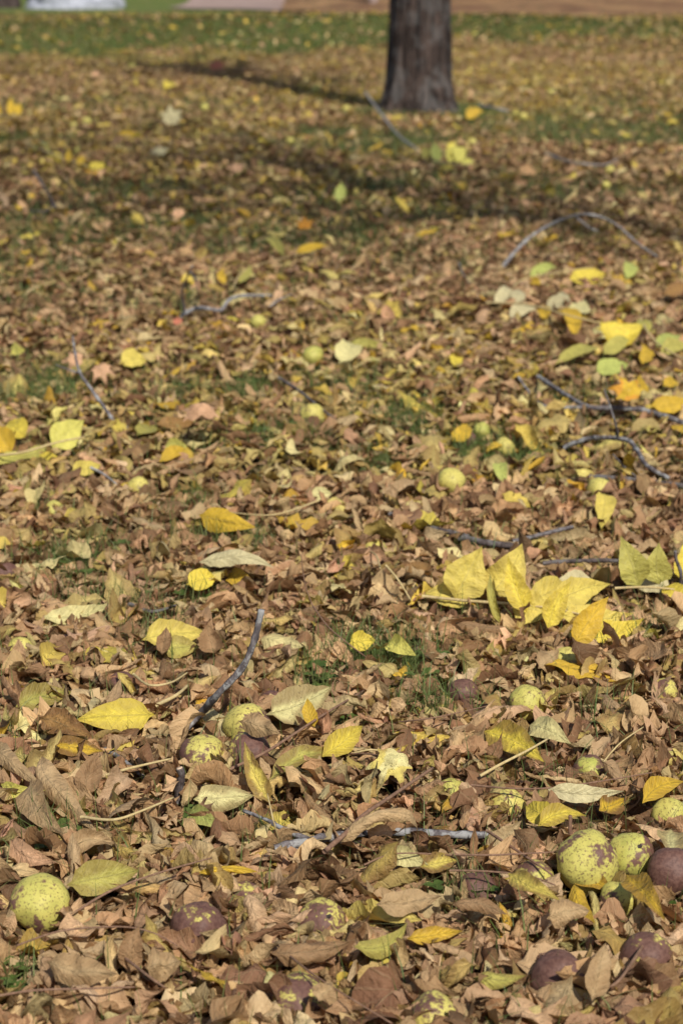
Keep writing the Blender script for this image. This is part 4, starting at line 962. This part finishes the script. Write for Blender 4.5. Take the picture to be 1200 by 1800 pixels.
SHAPES = [(0.0, 'flat'), (.9, 'cupped'), (1.9, 'rolled')]
used_labels = set(o.get('label') for o in bpy.data.objects if o.get('label'))
def place_label(p, head, noun):
    ds = sorted(LAND, key=lambda t: (t[0].x - p.x) ** 2 + ((t[0].y - p.y) * .7) ** 2)[:9]
    def rel(q):
        dx, dy = p.x - q.x, (p.y - q.y) * .6
        if abs(dy) > abs(dx): return 'behind' if dy > 0 else 'in front of'
        return 'beside'
    cands = []
    for (q, t) in ds[:2]:                                  # beside one landmark, on the side of another
        v = Vector((p.x - q.x, (p.y - q.y) * .6)); best = None
        for (q2, t2) in ds:
            if t2 == t: continue
            u = Vector((q2.x - q.x, (q2.y - q.y) * .6))
            if u.length < 1e-6 or v.length < 1e-6: continue
            al = u.normalized().dot(v.normalized())
            if al > .55 and (best is None or al > best[0]): best = (al, t2)
        if best: cands += [f'{h} {noun} {rel(q)} {t}, towards {best[1]}' for h in head]
    cands += [f'{h} {noun} {rel(q)} {t}' for (q, t) in ds[:3] for h in head[:1]]
    cands += [f'{h} {noun} {rel(q)} {t}' for h in head[1:] for (q, t) in ds[:3]]
    for i in range(6):
        for j in range(i + 1, 7):
            if i < len(ds) and j < len(ds): cands += [f'{h} {noun} between {ds[i][1]} and {ds[j][1]}' for h in head]
    cands += [f'{h} {noun} {rel(q)} {t}' for (q, t) in ds[3:] for h in head]
    for c in cands:
        if c not in used_labels and len(c.split()) <= 16: used_labels.add(c); return c
    return None

def tone_word(t):
    r, g_, b = t; l = r * .3 + g_ * .6 + b * .1; s = g_ / r
    if s > .74: return 'pale yellow' if b / r > .3 else 'yellow'
    if s > .7: return 'straw coloured'
    if l > .36: return 'light tan'
    if l > .28: return 'tan'
    if l > .2: return 'brown'
    return 'dark brown'

def individual(px, py, z, L, W, roll, bend, twist, wav, fold, shape, yaw, pitch, rl, tone, spot, dry, name, group, noun, nu=17, nv=9):
    p = at(px, py, z)
    P = leaf_points(1, nu, nv, L, W, roll, bend, twist, wav, fold, shape, .09, None, random.uniform(.14, .3) if dry > .9 else random.uniform(.08, .2))[0]; P -= P.mean(0)
    P = P @ rotmats(np.array([yaw]), np.array([pitch]), np.array([rl]))[0].T
    o = mesh_obj(name, P, grid_faces(nu, nv), M_LEAF, p); leaf_attrs(o.data, 1, nu, nv, L, W, tone, spot, dry)
    shape_w = 'rolled' if abs(roll) > 1.7 else ('cupped' if roll > .8 else ('arched' if roll < -.8 else ('twisted' if abs(twist) > .8 else 'flattish')))
    size_w = 'large' if L > .072 else ('small' if L < .052 else '')
    tw = tone_word(tone)
    h1 = f'{tw} {shape_w}'; h2 = f'{size_w} {tw} {shape_w}'.strip(); form = 'broad' if shape > .55 else 'narrow'
    h3 = f'{h2} {form}'
    l = place_label(p, [h1, h2, h3], noun) or place_label(p, [h3 + ' crinkled'], noun)
    tag(o, l or f'{h3} {noun} in the foreground litter', 'leaf', group)
    return o

# the 300 dry leaves that show largest (with those already placed)
cnt = 0; pts = []
tries = 0
while cnt < 276 and tries < 20000:
    tries += 1
    py = 1175 + 650 * random.random() ** .85; px = random.uniform(-12, 1212)
    p = at(px, py, 0)
    c = float(ceiling(np.array([p.x]), np.array([p.y]))[0])
    if c < .003: continue
    if float(patchiness(np.array([p.x]), np.array([p.y]))[0]) > .55: continue
    if any((p.x - q[0]) ** 2 + ((p.y - q[1]) * .8) ** 2 < .021 ** 2 for q in pts): continue
    pts.append((p.x, p.y)); cnt += 1
    L = float(np.clip(random.gauss(.060, .015), .030, .095)); W = L * random.uniform(.12, .20)
    rk = random.random()
    roll = random.gauss(0, .6) if rk < .15 else (random.uniform(.9, 1.7) * random.choice((1, 1, -1)) if rk < .5 else random.uniform(1.8, 3.0) * random.choice((1, 1, -1)))
    t, sp, dr, _ = litter_tones(1, 0, 0., .14)
    z = random.gauss(.002, .005) if c > 1 else min(-.004, c)
    individual(px, py, z, L, W, roll, random.gauss(-.2, 1.1), random.gauss(0, 1.1), abs(random.gauss(.38, .2)), random.uniform(-.3, .4), random.random() ** 1.2, random.uniform(0, 6.283),
               random.gauss(0, .36), random.gauss(0, .5), t[0], sp[0], 1., 'dry_leaf', 'curled brown leaves', 'leaf')

# scattered yellow leaves and leaflets further off
cnt = 0; pts = []
while cnt < 190:
    py = 120 + 1600 * random.random() ** 1.15 if cnt < 170 else random.uniform(30, 120); px = random.uniform(-8, 1208)
    p = at(px, py, 0)
    if py > 1180 and random.random() < .92: continue
    if float(ceiling(np.array([p.x]), np.array([p.y]))[0]) < .01: continue
    k = ppm(p)
    if any(abs(px - q[0]) < 26 and abs(py - q[1]) < 14 for q in pts): continue
    pts.append((px, py)); cnt += 1
    L = random.uniform(.045, .10); W = L * random.uniform(.14, .25)
    base = YELLOWS[random.randrange(5)] * random.uniform(.85, 1.08)
    if random.random() < .3: base = OLIVES[random.randrange(4)] * 1.05
    individual(px, py, .010 + random.uniform(0, .008), L, W, random.gauss(-.3, .8), random.gauss(-.3, .5), random.gauss(0, .5), abs(random.gauss(.2, .12)), random.uniform(-.1, .35), random.random(), random.uniform(0, 6.283),
               random.gauss(0, .3), random.gauss(0, .3) , base, random.random() * .6, .4, 'yellow_leaf', 'yellow leaves on the litter', 'leaf', 13, 7)

# ------------------------------------------------------------------ leaf litter (nobody could count it)
def litter_zone(name, y0, y1, per_m2, nu, nv, lmean, pile, pyel, pol, margin=.5, zlift=0.):
    area_w = lambda y: .2 * y + margin
    n = int(per_m2 * (y1 - y0) * (area_w(y0) + area_w(y1)))
    y = y0 + (y1 - y0) * R.random(n); x = (R.random(n) * 2 - 1) * area_w(y1)
    ok = np.abs(x) < area_w(y); 
    # even density in y over the trapezoid
    x, y = x[ok], y[ok]; n = len(x)
    while n < per_m2 * (y1 - y0) * (area_w(y0) + area_w(y1)) * .98:
        yy = y0 + (y1 - y0) * R.random(20000); xx = (R.random(20000) * 2 - 1) * area_w(y1); o_ = np.abs(xx) < area_w(yy)
        x = np.concatenate([x, xx[o_]]); y = np.concatenate([y, yy[o_]]); n = len(x)
    g_ = patchiness(x, y); lw = lawniness(x, y)
    keep_ = R.random(n) > np.maximum(g_ * .93, lw * .94)
    x, y, g_, lw = x[keep_], y[keep_], g_[keep_], lw[keep_]; n = len(x)
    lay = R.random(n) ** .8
    z = gh(x, y) + .004 + lay * pile * (1 - .55 * g_) * (1 - .5 * lw) * (.7 + .6 * fbm(x * 5, y * 5, 2)) + zlift * lw
    cl = ceiling(x, y)
    ov = cl < 5
    zt = z + .010
    z = np.where(ov & (zt > cl), cl - .008 - .008 * R.random(n), z)
    sel = ~(ov & (z < gh(x, y) + .001))
    x, y, z, lay, lw, ov = (a[sel] for a in (x, y, z, lay, lw, ov)); n = len(x)
    L = np.clip(lmean * np.exp(R.normal(0, .34, n)), .018, .10 if y1 < 8 else .12); W = L * R.uniform(.10, .20, n)
    flat = np.where(ov, .35, 1.) * (.35 + .65 * lay)
    rk = R.random(n); roll = np.where(rk < .15, R.normal(0, .6, n), R.uniform(1.0, 3.0, n) * np.where(R.random(n) < .6, 1, -1))
    P = leaf_points(n, nu, nv, L, W, roll, R.normal(-.1, 1.1, n) * flat, R.normal(0, 1.0, n), np.abs(R.normal(.38, .2, n)), R.uniform(-.3, .4, n), R.random(n), .09, None, R.uniform(.08, .26, n))
    P -= P.mean(1)[:, None, :]
    M = rotmats(R.random(n) * 6.283, R.normal(0, .42, n) * flat, R.normal(0, .55, n) * flat)
    P = np.einsum('nij,nkj->nki', M, P) + np.stack([x, y, z], -1)[:, None, :]
    blot = fbm(x * .9 + 60, y * .55, 3)
    py_ = np.clip(pyel * (1 + 3. * (blot - .5)), 0, 1) + .35 * lw; po_ = py_ + np.clip(pol * (1 + 2.4 * (blot - .5)), 0, 1)
    t, sp, dr, isy = litter_tones(n, 0, py_, po_)
    t = t * (.24 + .80 * np.clip(lay * 1.25, 0, 1) ** 1.3)[:, None] * np.array([1, .97, .92])      # lower leaves darkened: shade in the gaps painted in, beyond old leaves' own browning
    gf = grid_faces(nu, nv); Fq = (gf[None] + (np.arange(n) * nu * nv)[:, None, None]).reshape(-1, 4)
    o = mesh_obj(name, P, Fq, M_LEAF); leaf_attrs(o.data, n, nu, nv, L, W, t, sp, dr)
    tag(o, kind='stuff'); return n
cz = []
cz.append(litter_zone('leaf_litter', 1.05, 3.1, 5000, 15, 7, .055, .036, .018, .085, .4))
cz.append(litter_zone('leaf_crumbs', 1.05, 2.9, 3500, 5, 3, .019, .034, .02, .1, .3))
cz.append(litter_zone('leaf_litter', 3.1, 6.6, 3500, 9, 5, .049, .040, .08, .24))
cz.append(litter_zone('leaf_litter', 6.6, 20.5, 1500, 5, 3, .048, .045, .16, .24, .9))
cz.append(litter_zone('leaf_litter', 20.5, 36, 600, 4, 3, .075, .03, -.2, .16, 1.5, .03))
print('litter', cz)

# ------------------------------------------------------------------ grass, thatch, clover
def blades(name, x, y, h, wd, mat, lean=.5, segs=4, zoff=0.):
    n = len(x); t = np.linspace(0, 1, segs)[None, :, None]
    a = R.random(n) * 6.283; ln = np.abs(R.normal(0, lean, n)) * h
    d = np.stack([np.cos(a), np.sin(a)], -1); q = R.random(n) * 3.14; pr = np.stack([np.cos(q), np.sin(q)], -1)
    h_, ln_, wd_ = (np.asarray(b, float).reshape(-1, 1, 1) * np.ones((n, 1, 1)) for b in (h, ln, wd))
    side = np.array([-1, 1])[None, None, :]
    ww = wd_ * .5 * (1 - t) ** .6 * side
    X = x[:, None, None] + d[:, 0, None, None] * ln_ * t ** 2 + pr[:, 0, None, None] * ww
    Y = y[:, None, None] + d[:, 1, None, None] * ln_ * t ** 2 + pr[:, 1, None, None] * ww
    Z = (gh(x, y) + zoff)[:, None, None] + h_ * (t - .35 * t ** 3 * (ln_ / h_)) + 0 * ww
    P = np.stack([X, Y, Z], -1).reshape(n, segs * 2, 3)
    gf = grid_faces(segs, 2); Fq = (gf[None] + (np.arange(n) * segs * 2)[:, None, None]).reshape(-1, 4)
    o = mesh_obj(name, P, Fq, mat); tn = np.ones((n, segs * 2, 4)); tn[:, :, 3] = R.random((n, 1)); set_attr(o.data, 'tone', 'FLOAT_COLOR', tn)
    tag(o, kind='stuff'); return o
def scatter(n, y0, y1, margin, prob):
    y = y0 + (y1 - y0) * R.random(n); x = (R.random(n) * 2 - 1) * (.2 * y1 + margin)
    k = (np.abs(x) < .2 * y + margin) & (R.random(n) < prob(x, y)); return x[k], y[k]
x, y = scatter(260000, 1.05, 4.2, .4, lambda x, y: np.clip(patchiness(x, y) * 1.1 + .075, 0, 1) * (.4 + .9 * vn(x * 40, y * 40)))
c = ceiling(x, y); k = (c > -.01) ; x, y = x[k], y[k]
blades('grass', x, y, R.uniform(.035, .085, len(x)), R.uniform(.0012, .0024, len(x)), M_GRASS, .6)
x, y = scatter(300000, 4.2, 20, .5, lambda x, y: np.clip(patchiness(x, y) * 1. + .10, 0, 1))
blades('grass', x, y, R.uniform(.04, .085, len(x)), R.uniform(.002, .0045, len(x)), M_GRASS, .5, 3)
x, y = scatter(170000, 13, 36, 1.2, lambda x, y: lawniness(x, y))
blades('grass', x, y, R.uniform(.035, .065, len(x)), R.uniform(.006, .012, len(x)), M_LAWN, .5, 3)
x, y = scatter(60000, 1.05, 4.2, .4, lambda x, y: np.clip(patchiness(x, y) + .03, 0, 1))
blades('dry_grass', x, y, R.uniform(.008, .03, len(x)), R.uniform(.0008, .0014, len(x)), M_THATCH, 2.0, 4, .008)
# tufts round the trunk foot
a = R.random(5000) * 6.283; rr = .24 + np.abs(R.normal(0, .14, 5000)); x = TREE.x + np.cos(a) * rr; y = TREE.y + np.sin(a) * rr
blades('grass', x, y, R.uniform(.04, .08, 5000), R.uniform(.004, .007, 5000), M_GRASS, .5, 3)
# clover: three rounded leaflets on a thin stem
x, y = scatter(16000, 1.05, 4.2, .4, lambda x, y: np.clip(patchiness(x, y) - .12, 0, 1) * np.clip((vn(x * 16 + 9, y * 16) - .45) * 4, 0, 1))
for (cx_, cy_) in [(335, 1490), (20, 1775), (110, 1535), (60, 1520), (455, 1570), (640, 1600), (1120, 1150), (600, 1310), (600, 1325), (725, 1080), (150, 1505)]:
    p = at(cx_, cy_, SOIL); x = np.concatenate([x, p.x + R.normal(0, .008, 7)]); y = np.concatenate([y, p.y + R.normal(0, .012, 7)])
n = len(x); V = []; na = 9
hh = R.uniform(.018, .036, n); sz = R.uniform(.004, .0075, n); yaw = R.random(n) * 6.283
zz = gh(x, y) + hh
PV = np.zeros((n, 3, na + 1, 3)); aa = np.linspace(0, 2 * math.pi, na, endpoint=False)
for k in range(3):
    th = yaw + k * 2.094
    lx = sz[:, None] * (1.05 + np.cos(aa)[None]); ly = sz[:, None] * .95 * np.sin(aa)[None]; lz = np.abs(ly) * .35 + .15 * lx
    PV[:, k, 1:, 0] = x[:, None] + lx * np.cos(th)[:, None] - ly * np.sin(th)[:, None]
    PV[:, k, 1:, 1] = y[:, None] + lx * np.sin(th)[:, None] + ly * np.cos(th)[:, None]
    PV[:, k, 1:, 2] = zz[:, None] + lz
    PV[:, k, 0] = np.stack([x + sz * np.cos(th), y + sz * np.sin(th), zz + sz * .1], -1)
idx = (np.arange(n * 3) * (na + 1))[:, None]
tri = np.stack([np.stack([idx[:, 0], idx[:, 0] + 1 + j, idx[:, 0] + 1 + (j + 1) % na], -1) for j in range(na)], 1).reshape(-1, 3)
o = mesh_obj('clover', PV, tri, M_CLOVER); tn = np.ones((n, 3 * (na + 1), 4)); tn[:, :, 3] = R.random((n, 1)); set_attr(o.data, 'tone', 'FLOAT_COLOR', tn)
tag(o, kind='stuff')

dup = {}
for o in bpy.data.objects:
    if o.parent is None and o.get('label'): dup.setdefault(o['label'], []).append(o.name)
print('DUP', {k: v for k, v in dup.items() if len(v) > 1}); print('LONG', [k for k in dup if len(k.split()) > 16 or len(k.split()) < 4])
